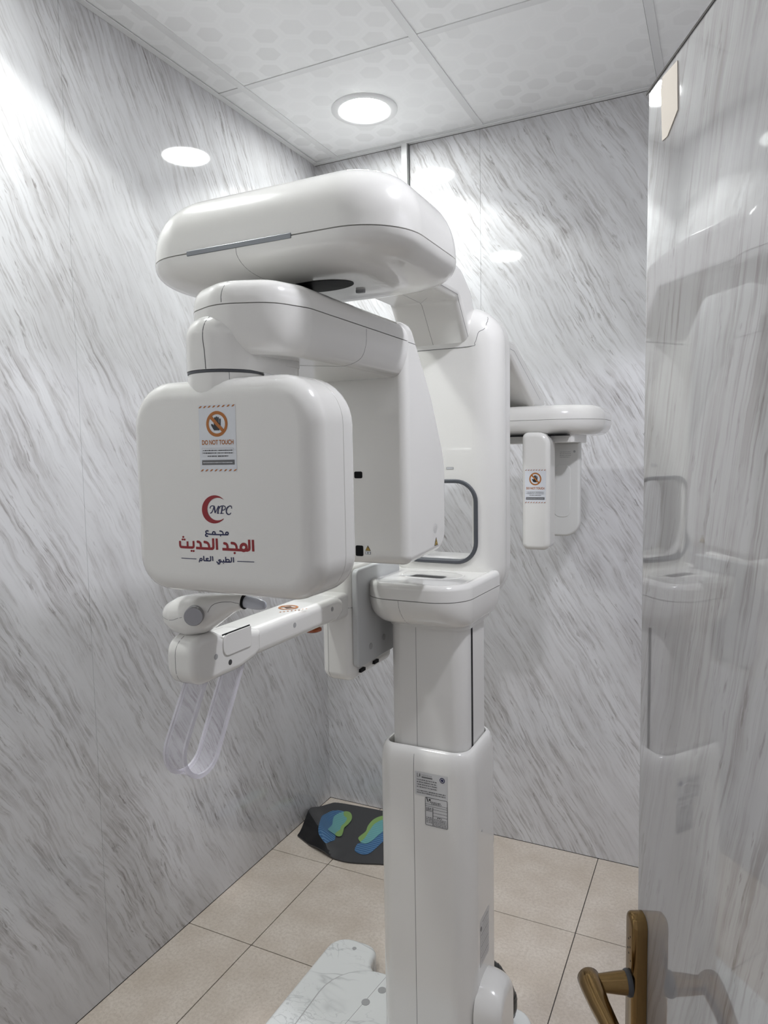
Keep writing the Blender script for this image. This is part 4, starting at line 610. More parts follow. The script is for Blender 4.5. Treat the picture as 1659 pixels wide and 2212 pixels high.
finish(tube_bm([(x, y, 0.0548) for x, y in dj], .0032, 6, closed=True), 'joint_filler', GREYP, base, 60, wn=False)
for x, y in ((-0.805, 1.499), (-0.784, 1.553)):
    lathe('screw_cap', SCREWG, base, (x, y, 0.0635), (0, 0, 1), [(0, .011), (.0015, .011), (.002, .009)])
lathe('screw_cap', SCREWG, base, (-0.931, 1.672, 0.0545), (0, 0, 1), [(0, .006), (.0012, .006)])
seam(disc, [(-0.822, 1.40, .065), (-0.795, 1.60, .065)], base)
# --- lower column
CL = dict(x0=-0.660, x1=-0.447, y0=1.300, y1=1.500)
def sleeve():
    x0, x1, y0, y1 = CL['x0'], CL['x1'], CL['y0'], CL['y1']; R = []
    rad = (.05, .05, .035, .05)
    prof = [(0.052, 0.0), (0.81, 0.0), (0.835, 0.0015), (0.848, 0.004), (0.857, 0.008), (0.861, 0.0125), (0.861, 0.0165), (0.857, 0.0185), (0.70, 0.019)]
    for z, ins in prof: R.append([(u, v, z) for u, v in rr(x0 + ins, x1 - ins, y0 + ins, y1 - ins, tuple(q - ins for q in rad), 8)])
    return loft(R, True, False)
low = finish(sleeve(), 'lower_column', SHELL, XM, 50)
low_seam = seam(low, [(-0.5727, 1.299, 0.852), (-0.5727, 1.299, 0.07)], low, r=0.0009)
# --- upper column
up = slab('upper_column', SHELL2, XM, -0.637, -0.466, 1.322, 1.478, 0.60, 1.15, (.03, .03, .03, .03), 0, 0)
seam(up, [(-0.5725, 1.321, 1.14), (-0.5725, 1.321, 0.86)], up, r=0.0008)
box('guide_slot', BLACK, up, -0.4668, -0.4652, 1.365, 1.374, 0.70, 1.118)
# --- carriage: bowl, rim, tray
def car_out(ins, z, k=1.0):
    # plan outline widening towards the back; k shrinks it to the column
    fr = [(-0.672, 1.262), (-0.452, 1.262), (-0.440, 1.520), (-0.703, 1.520)]
    cc_ = [(-0.6425, 1.316), (-0.4605, 1.316), (-0.4605, 1.50), (-0.6425, 1.50)]
    q = [(b[0] + (a[0] - b[0]) * k, b[1] + (a[1] - b[1]) * k) for a, b in zip(fr, cc_)]
    rad = [.040 + .035 * k, .035 + .037 * k, .03, .03]
    o = round_poly(q, rad, 9)
    return [(u, v, z) for u, v in (inset_poly(o, ins) if ins else o)]
R = [car_out(0, 1.1836 - 0.058 * math.cos(a), math.sin(a) ** 0.9 if a > 0 else 0.0) for a in [PI / 2 * i / 10 for i in range(11)]]
R = [car_out(0, 1.118, 0.0)] + R
bowl = finish(loft(R), 'carriage_bowl', SHELL, XM, 50)
R = [car_out(0, 1.185), car_out(0, 1.206), car_out(0.0015, 1.211), car_out(.005, 1.2155), car_out(.010, 1.2175), car_out(.015, 1.2175), car_out(.021, 1.215), car_out(.024, 1.214)]
rim = finish(loft(R), 'carriage_tray', SHELL, XM, 50)
seam(bowl, [(-0.585, 1.26, 1.184), (-0.583, 1.268, 1.165), (-0.577, 1.29, 1.143), (-0.5715, 1.316, 1.126)], bowl, r=.0007, smooth=True)
lathe('screw_cap', SCREWG, bowl, (-0.517, 1.2975, 1.1385), (0.1, -0.55, -0.83), [(-.004, .0050), (.0006, .0050), (.001, .004)])
# shallow round dish and control strip in the tray
bm = bmesh.new(); n = 40
ov = lambda rx, ry, z: [(-0.567 + rx * math.cos(2 * PI * j / n), 1.405 + ry * math.sin(2 * PI * j / n), z) for j in range(n)]
loft([ov(.072, .048, 1.2138), ov(.071, .047, 1.2146), ov(.069, .045, 1.2146), ov(.068, .044, 1.2142)], False, False, bm)
finish(bm, 'dish_rim', SHELL2, rim, 50)
d = Decal((-0.572, 1.388, 1.2143), (1, 0, 0), (0, 1, 0), 0.0003)
d.poly('black', [(-.036, -.014), (.040, -.018), (.044, .004), (-.030, .008)]); d.poly('silver', [(-.062, -.020), (-.036, -.014), (-.030, .002), (-.050, -.004)])
d.poly('grey', [(-.028, .012), (.040, .009), (.040, .013), (-.028, .016)])
d.build('control_strip', rim)
# --- back frame with its window
fx0, fx1, fy0, fy1, fz0, fz1 = -0.703, -0.437, 1.470, 1.590, 1.125, 1.800
def frame_outline(ins, y):
    o = rr(fx0 + ins, fx1 - ins, fz0 + ins, fz1 - ins, tuple(max(q - ins, .001) for q in (.085, .085, .10, .10)), 10)
    return [(u, y, v) for u, v in o]
wx0, wx1, wz0, wz1, wr = -0.668, -0.4925, 1.2385, 1.412, .042
def window_outline(g, y): return [(u, y, v) for u, v in rr(wx0 - g, wx1 + g, wz0 - g, wz1 + g, wr + g, 10)]
def ring_stack(bm, rings):
    vs_ = [[bm.verts.new(p) for p in r] for r in rings]; N = len(rings[0])
    for a, b in zip(vs_, vs_[1:]):
        for i in range(N): bm.faces.new((a[i], a[(i + 1) % N], b[(i + 1) % N], b[i]))
lev_f = [(fy0 + .055 * (1 - math.sin(a)), .060 * (1 - math.cos(a))) for a in [PI / 2 * i / 16 for i in range(17)]]
bm = bmesh.new()
rings = [frame_outline(i_, y_) for y_, i_ in lev_f]          # girth -> front
ring_stack(bm, [frame_outline(0, fy0 + .060)] + rings)
ring_stack(bm, [window_outline(0.0005, fy0), window_outline(0.0005, fy0 + .060)])
f_out, f_win = frame_outline(.060, fy0), window_outline(0.0005, fy0); nn = len(f_out)
from mathutils.geometry import delaunay_2d_cdt
vv, ee, ff, *_ = delaunay_2d_cdt([Vector((p[0], p[2])) for p in f_out + f_win], [(i, (i + 1) % nn) for i in range(nn)] + [(nn + i, nn + (i + 1) % nn) for i in range(nn)], [], 0, 1e-7)
fv = [bm.verts.new((v.x, fy0, v.y)) for v in vv]
for f in ff:
    cx_ = sum(vv[i].x for i in f) / len(f); cz_ = sum(vv[i].y for i in f) / len(f)
    in_win = all(nn <= i for i in f)
    in_out = fx0 + .06 <= cx_ <= fx1 - .06 and fz0 + .06 <= cz_ <= fz1 - .06
    if in_out and not in_win: bm.faces.new([fv[i] for i in f])
frame = finish(bm, 'back_frame', SHELL, XM, 35, wn=False, merge=False)
bm = bmesh.new()
lev_b = [(fy1 - .030 * (1 - math.sin(a)), .030 * (1 - math.cos(a))) for a in [PI / 2 * i / 6 for i in range(7)]]
ring_stack(bm, [window_outline(0.0005, fy0 + .061), frame_outline(0.0, fy0 + .0612)] + [frame_outline(i_, y_) for y_, i_ in lev_b] + [window_outline(0.0005, fy1), window_outline(0.0005, fy0 + .061)])
backsh = finish(bm, 'rear_shell', SHELL, XM, 35)
# window gasket
bm = bmesh.new()
ring_stack(bm, [window_outline(.0, fy0 + .02), window_outline(.0, fy0 - .003), window_outline(.0015, fy0 - .0045), window_outline(.0065, fy0 - .0045), window_outline(.0085, fy0 - .002), window_outline(.0085, fy0 + .001)])
finish(bm, 'window_gasket', DARK, frame, 40)
d = Decal((-0.545, fy0, 1.4452), (1, 0, 0), (0, 0, 1)); d.poly('grey', rr(-.012, .006, -.0028, .0028, .001, 3)); 
for i in range(5): d.poly('paper', [(-.009 + i * .0026, -.0015), (-.0075 + i * .0026, -.0015), (-.0075 + i * .0026, .0013), (-.009 + i * .0026, .0013)], 2)
d.build('model_badge', frame)
# --- top arm from the frame forward to the head unit
prof = [(1.00, 1.797), (1.405, 1.797), (1.478, 1.709), (1.505, 1.715), (1.516, 1.742), (1.516, 1.795), (1.49, 1.835), (1.43, 1.868), (1.30, 1.885), (1.00, 1.885)]
arm_out = round_poly(prof, [0, .02, .012, .012, .02, .03, .04, .05, .05, 0], 6)
toparm = finish(prism_bm(arm_out, -0.663, -0.500, .018, .018, 'yzx'), 'top_arm', SHELL, XM, 40)
seam(toparm, [(-0.5015, 1.05, 1.806), (-0.5015, 1.402, 1.806), (-0.5015, 1.474, 1.722), (-.503, 1.49, 1.718)], toparm, r=.0007)
seam(toparm, [(-0.585, 1.05, 1.797), (-0.585, 1.402, 1.797), (-0.585, 1.474, 1.714)], toparm, r=.0007)
seam(toparm, [(-0.585, 1.402, 1.797), (-0.553, 1.36, 1.797)], toparm, r=.0005)
seam(frame, [(-0.66, 1.468, 1.7085), (-0.505, 1.468, 1.7085), (-0.488, 1.468, 1.716), (-.480, 1.47, 1.738), (-.468, 1.474, 1.746), (-.460, 1.478, 1.762), (-.452, 1.49, 1.790)], frame, r=.001, smooth=True)
# --- big head unit on top
ux0, ux1, uy0, uy1, uzb, uzs, uzt = -0.802, -0.366, 0.800, 1.088, 1.730, 1.768, 1.864
def unit_ring(ins, z): return [(u, v, z) for u, v in rr(ux0 + ins, ux1 - ins, uy0 + ins, uy1 - ins, max(.086 - ins * .55, .02), 12)]
E_ = 2.35
def sup(a): return max(math.cos(a), 0) ** (2 / E_), max(math.sin(a), 0) ** (2 / E_)
R = [unit_ring(0.0012, uzs + .0010)]
R[0] = unit_ring(0.003, uzs + .0006)
for i in range(13):
    c_, s_ = sup(PI / 2 * i / 12); R.append(unit_ring(.088 * (1 - c_), uzs + .0012 + (uzt - uzs - .0012) * s_))
upper = finish(loft(R), 'head_upper_shell', SHELL, XM, 50)
R = [unit_ring(0.003, uzs - .0001)]
for i in range(13):
    c_, s_ = sup(PI / 2 * i / 12); R.append(unit_ring(.080 * (1 - c_), uzs - .0004 - (uzs - .0004 - uzb) * s_))
lower = finish(loft(R), 'head_lower_shell', SHELL, XM, 50)
finish(loft([[(u, v, z) for u, v in rr(ux0 + .003, ux1 - .003, uy0 + .003, uy1 - .003, .082, 10)] for z in (uzs - .001, uzs + .002)]), 'head_gasket', SEAM, upper, 40)
# grey light strip in the joint
box_ = slab_bm(-0.693, -0.517, uy0 - .0014, uy0 + .010, uzs - .0035, uzs + .0035, .001, .001, .001, n=3)
finish(box_, 'accent_strip', STRIP, upper, 40)
seam(lower, [(-0.607, .80, 1.766), (-0.607, .802, 1.752), (-0.601, .83, 1.738), (-0.590, .87, 1.731)], lower, r=.0007, smooth=True)
# slot in the underside through which the rotating arm hangs
sl = [(-0.548 + .058 * math.cos(2 * PI * j / 36), 0.918 + .032 * math.sin(2 * PI * j / 36)) for j in range(36)]
finish(loft([[(x, y, z) for x, y in sl] for z in (uzb - .0008, uzb + .004)]), 'underside_slot', BLACK, lower, 40)
lathe('pivot', BLACK, lower, (-0.590, .915, 1.695), (0, 0, 1), [(0, .03), (.036, .03)])
slab('catch', CHROME, lower, -.512, -.498, .968, .976, uzb - .004, uzb + .001, .002, .001, 0, n=3)
# --- rotating arm
ax0, ax1 = -0.672, -0.485
aline = [(-0.672, 1.118), (-0.4852, 1.118), (-0.485, 0.790), (-0.505, 0.735), (-0.572, 0.708), (-0.638, 0.738), (-0.658, 0.795)][::-1]
aout = round_poly(aline, [.05, .05, .06, .05, .05, 0, 0], 8)
def arm_ring(ins, z): return [(u, v, z) for u, v in (inset_poly(aout, ins) if ins else aout)]
R = [arm_ring(0.001, 1.6695)] + [arm_ring(.0255 * (1 - sup(PI / 2 * i / 8)[0]), 1.670 + .032 * sup(PI / 2 * i / 8)[1]) for i in range(9)]
armtop = finish(loft(R), 'arm_top_cover', SHELL, XM, 45)
R = [arm_ring(0.001, 1.669)] + [arm_ring(.026 * (1 - sup(PI / 2 * i / 8)[0]), 1.6686 - .060 * sup(PI / 2 * i / 8)[1]) for i in range(9)]
armbot = finish(loft(R), 'arm_body', SHELL, XM, 45)
seam(armtop, [(-0.566, .705, 1.672), (-0.566, .712, 1.690), (-0.562, .76, 1.704)], armtop, r=.0009, smooth=True)
seam(armbot, [(-0.484, .950, 1.667), (-0.484, .950, 1.640), (-0.490, .940, 1.618), (-0.515, .90, 1.607), (-0.56, .86, 1.607)], armbot, r=.0007, smooth=True)
# --- tube housing at the far end of the arm
tx0, tx1, ty0, ty1, tz0, tz1 = -0.676, -0.485, 1.092, 1.282, 1.284, 1.702
side = round_poly([(ty0, tz0), (ty1, tz0 + .010), (ty1, 1.47), (1.214, 1.590), (1.125, tz1), (ty0, tz1)], [.018, .040, .12, .16, .06, .004], 9)
house = finish(prism_bm(side, tx0, tx1, .022, .016, 'yzx'), 'tube_housing', SHELL, XM, 45)
seam(house, [(-0.4845, 1.10, 1.668), (-.4845, 1.150, 1.668)], house, r=.0011)
seam(house, [(-0.4845, 1.102, 1.668), (-.4845, 1.100, 1.650), (-.489, 1.094, 1.640), (-.505, 1.0915, 1.636), (-.62, 1.0915, 1.629), (-.70, 1.0915, 1.626)], house, r=.0007)
def sensor_window(x0, x1, z0, z1): slab('sensor_window', BLACK, house, x0, x1, z0, z1, ty0 - .0012, ty0 + .003, .0025, .0006, 0, 'xzy', n=4)
sensor_window(-0.5870, -0.5712, 1.4375, 1.4495); sensor_window(-0.5872, -0.5722, 1.2990, 1.3180)
def warn_triangle(o, u, v, s, parent):
    d = Decal(o, u, v, .0003)
    d.poly('black', [(-s, -s * .8), (s, -s * .8), (0, s)]); d.poly('yellow', [(-s * .76, -s * .66), (s * .76, -s * .66), (0, s * .66)], 2)
    d.poly('black', [(-s * .12, -s * .05), (s * .12, -s * .05), (s * .06, s * .35), (-s * .06, s * .35)], 3); d.poly('black', [(-s * .4, -s * .55), (-s * .1, -s * .55), (-s * .1, -s * .2)], 3); d.poly('black', [(s * .4, -s * .55), (s * .1, -s * .55), (s * .1, -s * .2)], 3)
    return d.build('warning_triangle', parent)
warn_triangle((-0.5628, ty0, 1.3135), (1, 0, 0), (0, 0, 1), .0055, house)
d = Decal((-0.5628, ty0, 1.3060), (1, 0, 0), (0, 0, 1), .0003); d.poly('black', [(-.0055, -.003), (.0055, -.003), (.0055, .0015), (-.0055, .0015)]); d.poly('paper', [(-.0048, -.0024), (-.0006, -.0024), (-.0006, .001), (-.0048, .001)], 2); d.poly('paper', [(.0006, -.0024), (.0048, -.0024), (.0048, .001), (.0006, .001)], 2); d.build('small_label', house)
warn_triangle((-0.485, 1.2224, 1.3128), (0, 1, 0), (0, 0, 1), .009, house)
d = Decal((-0.485, 1.2184, 1.3385), (0, 1, 0), (0, 0, 1), .0003)
d.stroke('grey', .0006, arc(0, 0, .0085, 0, 360, 25)); d.stroke('grey', .0006, arc(0, -.001, .0050, 0, 360, 21)); d.poly('grey', arc(0, -.001, .0013, 0, 330, 10)); d.build('round_mark', house)
# --- neck and swivel of the detector head
def hull_ring(a, ra, b, rb, z, n=14, tilt=None):
    A, B = Vector(a), Vector(b); t = (B - A).normalized(); th = math.degrees(math.atan2(t.y, t.x))
    P = arc(A.x, A.y, ra, th + 90, th + 270, n) + arc(B.x, B.y, rb, th - 90, th + 90, n)
    return P
NA, NBp = (-0.593, .752), (-0.573, .822)
R = []
for zt, ins in [(1.5895, 0), (1.631, 0)] + [(1.631 + .030 * math.sin(a), .030 * (1 - math.cos(a))) for a in [PI / 2 * i / 8 for i in range(1, 9)]] + [(1.6615, .042)]:
    ring = []
    for x, y in hull_ring(NA, max(.0505 - ins, .006), NBp, max(.041 - ins * .9, .004), 0):
        s_ = ((x - NA[0]) * (NBp[0] - NA[0]) + (y - NA[1]) * (NBp[1] - NA[1])) / ((NBp[0] - NA[0]) ** 2 + (NBp[1] - NA[1]) ** 2)
        k = min(max(s_, 0), 1); zz = 1.5895 + (zt - 1.5895) * (1 - .50 * k * k * (3 - 2 * k)) - .004 * k
        ring.append((x, y, zz))
    R.append(ring)
neck = finish(loft(R), 'detector_neck', SHELL, XM, 50)
seam(neck, [(-0.585, .700, 1.588), (-0.586, .700, 1.61), (-0.588, .701, 1.63), (-.588, .712, 1.652), (-.585, .74, 1.662)], neck, r=.0010, smooth=True)
lathe('swivel_ring', DARK, neck, (NA[0], NA[1], 1.5855), (0, 0, 1), [(0, .0485), (.0005, .0495), (.0035, .0495), (.004, .0485)], n=40)
lathe('pivot_cap', SHELL2, neck, (NBp[0], NBp[1], 1.600), (0, 0, 1), [(0, .042), (.018, .042), (.0185, .040), (.024, .040)], n=32)
lathe('pivot_ring', STRIP, neck, (NBp[0], NBp[1], 1.6175), (0, 0, 1), [(0, .0425), (.0022, .0425)], n=32)
# --- detector head with the signs
hx0, hx1, hz0, hz1, hy0, hy1 = -0.7215, -0.4250, 1.3005, 1.5790, .700, .805
hr = (.062, .060, .048, .052)
head = slab('detector_head', SHELL, XM, hx0, hx1, hz0, hz1, hy0, .7638, hr, .026, 0.0006, 'xzy', n=10, h0=.028, h1=.0008)
rear = slab('rear_cover', SHELL, head, hx0, hx1, hz0, hz1, .7644, hy1, hr, .0006, .022, 'xzy', n=10, h0=.0008)
finish(loft([[(u, y, v) for u, v in rr(hx0 + .0012, hx1 - .0012, hz0 + .0012, hz1 - .0012, (.061, .059, .047, .051), 10)] for y in (.762, .766)]), 'head_seam', SEAM, head, 40)
# collar where the swivel enters the head
cl = lathe('swivel_collar', SHELL, head, (NA[0], NA[1], 1.555), (0, 0, 1), [(0, .0505), (.018, .050), (.0255, .0495), (.0305, .0485)], n=40)
seam(cl, [(-.560, .716, 1.586), (-.560, .716, 1.571)], cl, r=.0007)
def print_list(d, items):
    for c_, w_, pts in items:
        L_ = 1 if c_ == 'paper' and w_ == -1 and len(pts) == 4 and abs(pts[0][0] - pts[1][0]) > .03 else 2
        if c_ == 'paper' and L_ == 2: L_ = 3
        if w_ > 0:
            if c_ == 'orange' and len(pts) == 2: L_ = 3
            d.stroke(c_, w_, pts, L_)
        else: d.poly(c_, pts, L_)
d = Decal((0, hy0, 0), (1, 0, 0), (0, 0, 1), .00025); print_list(d, SIGN); d.text('orange', 'DO NOT TOUCH', SIGN_TXT[0], SIGN_TXT[1], .0060, 2)
d.build('warning_sticker', head, 'white do-not-touch sticker with an orange barred hand')
d = Decal((0, hy0, 0), (1, 0, 0), (0, 0, 1), .00025)
for c_, w_, pts in LOGO:
    if w_ > 0: d.stroke(c_, w_, pts)
    else: d.poly(c_, pts)
d.build('clinic_logo', head, 'red crescent logo with red and navy Arabic lettering')
# --- bracket on the side of the carriage
br = slab('support_bracket', SHELL, XM, -0.752, -0.672, 1.225, 1.420, 1.012, 1.252, (.02, .03, .03, .02), .020, .012, n=7)
seam(br, [(-.7295, 1.22, 1.20), (-.7295, 1.22, 1.03), (-.724, 1.235, 1.012)], br, r=.0008)
seam(br, [(-.700, 1.22, 1.168), (-.668, 1.24, 1.168)], br, r=.0008)
sp_ = slab('bracket_plate', GREYPL, XM, 1.232, 1.440, 1.042, 1.246, -0.6735, -0.6610, (.012, .012, .012, .018), .001, .004, 'yzx', n=5)
for y, z in ((1.287, 1.076), (1.350, 1.080)): lathe('plate_screw', SCREWG, sp_, (-0.6612, y, z), (1, 0, 0), [(0, .0068), (.0012, .0068), (.0015, .0055)])
for y in (1.262, 1.325): box('slot', BLACK, br, -0.674, -0.6665, y - .010, y + .010, 1.028, 1.0345)
# --- chin support arm
thin = prism('support_arm', SHELL, XM, round_poly([(0.86, 1.160), (1.16, 1.158), (1.186, 1.170), (1.186, 1.195), (1.16, 1.2055), (0.86, 1.2055)], [.0, .02, .012, .012, .02, 0], 6), -0.742, -0.664, .014, .014, axes='yzx')
slab('arm_joint', SHELL2, thin, -0.735, -0.68, 1.165, 1.232, 1.150, 1.200, .01, .008, .008)
tip = prism('arm_end', SHELL, XM, round_poly([(0.742, 1.153), (0.848, 1.153), (0.888, 1.160), (0.905, 1.168), (0.905, 1.203), (0.862, 1.213), (0.815, 1.2135), (0.795, 1.2255), (0.742, 1.2255)], [.028, .02, .01, .002, .004, .012, .012, .016, .026], 6), -0.713, -0.660, .012, .012, axes='yzx')
seam(tip, [(-0.693, .742, 1.18), (-0.693, .741, 1.20), (-0.693, .742, 1.21), (-0.691, .76, 1.2255)], tip, r=.0007, smooth=True)
seam(tip, [(-0.693, .742, 1.18), (-0.693, .75, 1.158), (-.69, .765, 1.152)], tip, r=.0007, smooth=True)
slab('side_cover', SHELL, tip, .806, .874, 1.184, 1.2165, -0.6605, -0.6580, (.002, .012, .012, .004), 0, .001, 'yzx', n=5)
bm = tube_bm([(-.6600, .806, 1.2172), (-.6600, .872, 1.2172)], .0012, 6); finish(bm, 'dark_gap', BLACK, tip, 0)
for y, z, m_ in ((.790, 1.189, SCREWG), (.822, 1.172, SCREWD)): lathe('screw_cap', m_, tip, (-0.6603, y, z), (1, 0, 0), [(0, .0042), (.0006, .0042)])
for y, z in ((1.005, 1.186), (1.135, 1.187)): lathe('screw_cap', SCREWG, thin, (-0.6643, y, z), (1, 0, 0), [(0, .0045), (.0006, .0045)])
lathe('emergency_button', REDB, thin, (-0.700, 1.120, 1.160), (0, 0, -1), [(0, .011), (.006, .0115), (.010, .018), (.014, .018), (.016, .015)], label='red orange stop button under the arm')
d = Decal((-0.703, 1.045, 1.2055), (.6, .8, 0), (-.8, .6, 0), .0003)
d.stroke('orange', .0045, arc(0, 0, .016, 0, 360, 25), 2); d.stroke('orange', .004, [(-.011, .011), (.011, -.011)], 3); d.poly('black', [(-.006, -.008), (.006, -.008), (.007, .008), (-.006, .008)], 2)
for i in range(8): d.poly('orange', [(-.028 + i * .007, -.031), (-.025 + i * .007, -.031), (-.0225 + i * .007, -.027), (-.0255 + i * .007, -.027)], 2)
d.build('warning_sticker', thin, 'do-not-touch sticker on the arm')
# --- chin rest on the end of the arm
C0 = [(-.748, .790, 1.246), (-.735, .788, 1.248), (-.714, .785, 1.2495), (-.690, .783, 1.251), (-.666, .783, 1.2555), (-.644, .786, 1.264), (-.625, .790, 1.271), (-.608, .794, 1.2745)]
RV = [.006, .0185, .0270, .0305, .0280, .0205, .0135, .0105]; RH = [.008, .024, .032, .034, .030, .021, .0140, .0105]
R = []
CP = smooth_path(C0, 4)
import bisect
for i, p in enumerate(CP):
    f = i / (len(CP) - 1) * (len(RV) - 1); a = min(int(f), len(RV) - 2); q = f - a
    rv = RV[a] + (RV[a + 1] - RV[a]) * q; rh = RH[a] + (RH[a + 1] - RH[a]) * q
    R.append([(p.x, p.y + rh * math.copysign(abs(math.cos(t_)) ** .85, math.cos(t_)), p.z + rv * math.copysign(abs(math.sin(t_)) ** .85, math.sin(t_))) for t_ in [2 * PI * j / 24 for j in range(24)]])
chin = finish(loft(R), 'chin_rest', SHELL, XM, 60)
seam(chin, [(-.742, .77, 1.249), (-.71, .755, 1.2475), (-.685, .752, 1.254)], chin, r=.0006, smooth=True)
seam(chin, [(-.650, .765, 1.262), (-.640, .765, 1.274), (-.625, .772, 1.277), (-.609, .782, 1.273)], chin, r=.0006, smooth=True)
lathe('clamp_knob', CHROME, chin, (-0.666, .7560, 1.2585), (0.50, -0.84, 0.0), [(-.006, .0135), (.012, .0135), (.0135, .0125), (.0137, .0)], n=32, label='round silver knob')
rod_d = Vector((.80, .06, -.10)).normalized()
lathe('rod_ring', BLACK, chin, (-.609, .794, 1.2745), rod_d, [(0, .0112), (.003, .0112)])
lathe('bite_rod', FROST, chin, Vector((-.609, .794, 1.2745)) + rod_d * .003, rod_d, [(0, .0088), (.012, .0088), (.020, .0082), (.026, .0072), (.031, .0052), (.033, .002)], label='frosted clear bite rod')
# --- clear U-shaped grip hanging from the arm end
t0, t1 = Vector((0, .780, 1.158)), Vector((0, .868, 1.160))
path = [t0, Vector((0, .757, 1.118)), Vector((0, .733, 1.078))]
bdir = Vector((0, -.50, -.866)); mid = (t0 + t1) / 2
c_ = mid + bdir * .116; nrm = Vector((0, .866, -.50))
U = [(t0 if True else 0)] + [c_ - nrm * .0385 * math.cos(a) + bdir * .0385 * math.sin(a) for a in [PI * i / 14 for i in range(15)]] + [t1]
def grip(th, w):
    P = []
    pts_ = [U[0].lerp(U[1], k / 5) for k in range(5)] + U[1:-1] + [U[-2].lerp(U[-1], k / 5) for k in range(1, 6)]
    R = []
    for i, p in enumerate(pts_):
        t_ = (pts_[min(i + 1, len(pts_) - 1)] - pts_[max(i - 1, 0)]).normalized(); n_ = Vector((0, t_.z, -t_.y))
        sec = [(-w, -th * 2), (-w * .82, -th * 2), (-w * .74, -th), (w * .74, -th), (w * .82, -th * 2), (w, -th * 2), (w, th * 2), (w * .82, th * 2), (w * .74, th), (-w * .74, th), (-w * .82, th * 2), (-w, th * 2)]
        R.append([Vector((-.688 + a, 0, 0)) + p + n_ * b for a, b in sec])
    bm = loft(R); bm.faces.ensure_lookup_table()
    for i, f in enumerate(bm.faces):
        if len(f.verts) == 4: f.material_index = 0 if i % 12 in (2, 8) else 1
    return bm
finish(grip(.0016, .019), 'hand_grip', [CLEAR, CLEAR_EDGE], XM, 35, label='clear acrylic U-shaped hand grip')
# --- cable outlet hood on the column
R = []
for i in range(9):
    a = PI / 2 * i / 8; x = CL['x1'] - .004 + .058 * math.sin(a); k = math.cos(a) ** .5 if i < 8 else 0.25
    ins = .045 * (1 - k)
    R.append([(x, u, v) for u, v in rr(1.318 + ins * .5, 1.452 - ins, .062 + ins * .2, .345 - ins, (max(.062 - ins, .01), max(.060 - ins, .01), .01, .01), 9)])
finish(loft(R), 'cable_hood', SHELL, XM, 50)
# --- labels on the column
d = Decal((-0.533, CL['y0'], 0.790), (1, 0, 0), (0, 0, 1), .0003)
d.poly('silver', [(-.0365, -.0255), (.0365, -.0255), (.0365, .0255), (-.0365, .0255)])
rnd = random.Random(3)
def print_row(d, col, x0, x1, y, h, layer=2):
    x = x0
    while x < x1:
        w = rnd.uniform(.0012, .0045); xe = min(x + w, x1); d.poly(col, [(x, y - h / 2), (xe, y - h / 2), (xe, y + h / 2 * rnd.uniform(.5, 1)), (x, y + h / 2)], layer); x = xe + rnd.uniform(.0005, .0016)
d.stroke('darkgrey', .0012, [(-.031, .022), (-.031, .0145), (-.028, .0145)], 2); d.poly('darkgrey', [(-.027, .015), (-.024, .015), (-.024, .0215), (-.026, .022)], 2)
print_row(d, 'grey', -.021, .003, .0195, .0028); d.poly('darkgrey', [(-.021, .0135), (.003, .0135), (.003, .0162), (-.021, .0162)], 2)
for k in range(4): print_row(d, 'darkgrey', -.032, .013, .0085 - k * .0052, .0022)
for k in range(2): print_row(d, 'darkgrey', -.032, .032, -.0150 - k * .0045, .0022)
d.poly('navy', arc(.0250, .0155, .0058, 0, 342, 20), 2); d.stroke('silver', .0010, arc(.0250, .0155, .0035, 0, 360, 16), 3)
d.build('type_label', low, 'pale printed label with a round blue mark')
d = Decal((-0.5218, CL['y0'], 0.733), (1, 0, 0), (0, 0, 1), .0003)
d.poly('silver', rr(-.0255, .0255, -.0315, .0315, .003, 4))
d.stroke('black', .0009, rr(-.0243, .0243, -.030, .030, .002, 4) + rr(-.0243, .0243, -.030, .030, .002, 4)[:1], 2)
for y in (.016, .0115, .006, -.001, -.008): d.stroke('black', .0006, [(-.024 if y > .01 else -.0075, y), (.024, y)], 2)
d.stroke('black', .0012, [(-.0078, .010), (-.0078, -.029)], 2)
d.poly('black', [(-.0225, .0295), (-.0205, .0295), (-.0175, .022), (-.0185, .0195)], 2); d.poly('black', arc(-.0145, .0255, .0022, 0, 330, 10), 2)
print_row(d, 'darkgrey', -.014, .010, .0215, .002); print_row(d, 'darkgrey', -.011, .012, .0185, .002)
for k in range(3): print_row(d, 'darkgrey', -.0225, -.0095, .0075 - k * .003, .0018)
for k in range(4): print_row(d, 'darkgrey', -.0225, -.0095, -.013 - k * .0035, .0016)
print_row(d, 'black', .002, .012, -.0105, .002)
for k in range(5): print_row(d, 'darkgrey', -.0055, .022, -.0145 - k * .0032, .0015)
d.build('data_plate', low, 'silver data plate with ruled boxes')
d = Decal((CL['x1'], 1.390, 0.430), (0, 1, 0), (0, 0, 1), .0003)
d.poly('silver', [(-.034, -.055), (.028, -.055), (.028, .050), (-.034, .050)])
d.poly('darkgrey', arc(-.028, .030, .005, 0, 330, 12), 2)
for k in range(11): print_row(d, 'grey' if k % 3 else 'darkgrey', -.028 if k > 1 else -.018, .022, .040 - k * .0085, .0020)
d.build('side_label', low)
lathe('small_mark', SCREWG, low, (CL['x1'] - .0008, 1.372, .675), (1, 0, 0), [(0, .003), (.001, .003)], n=10)
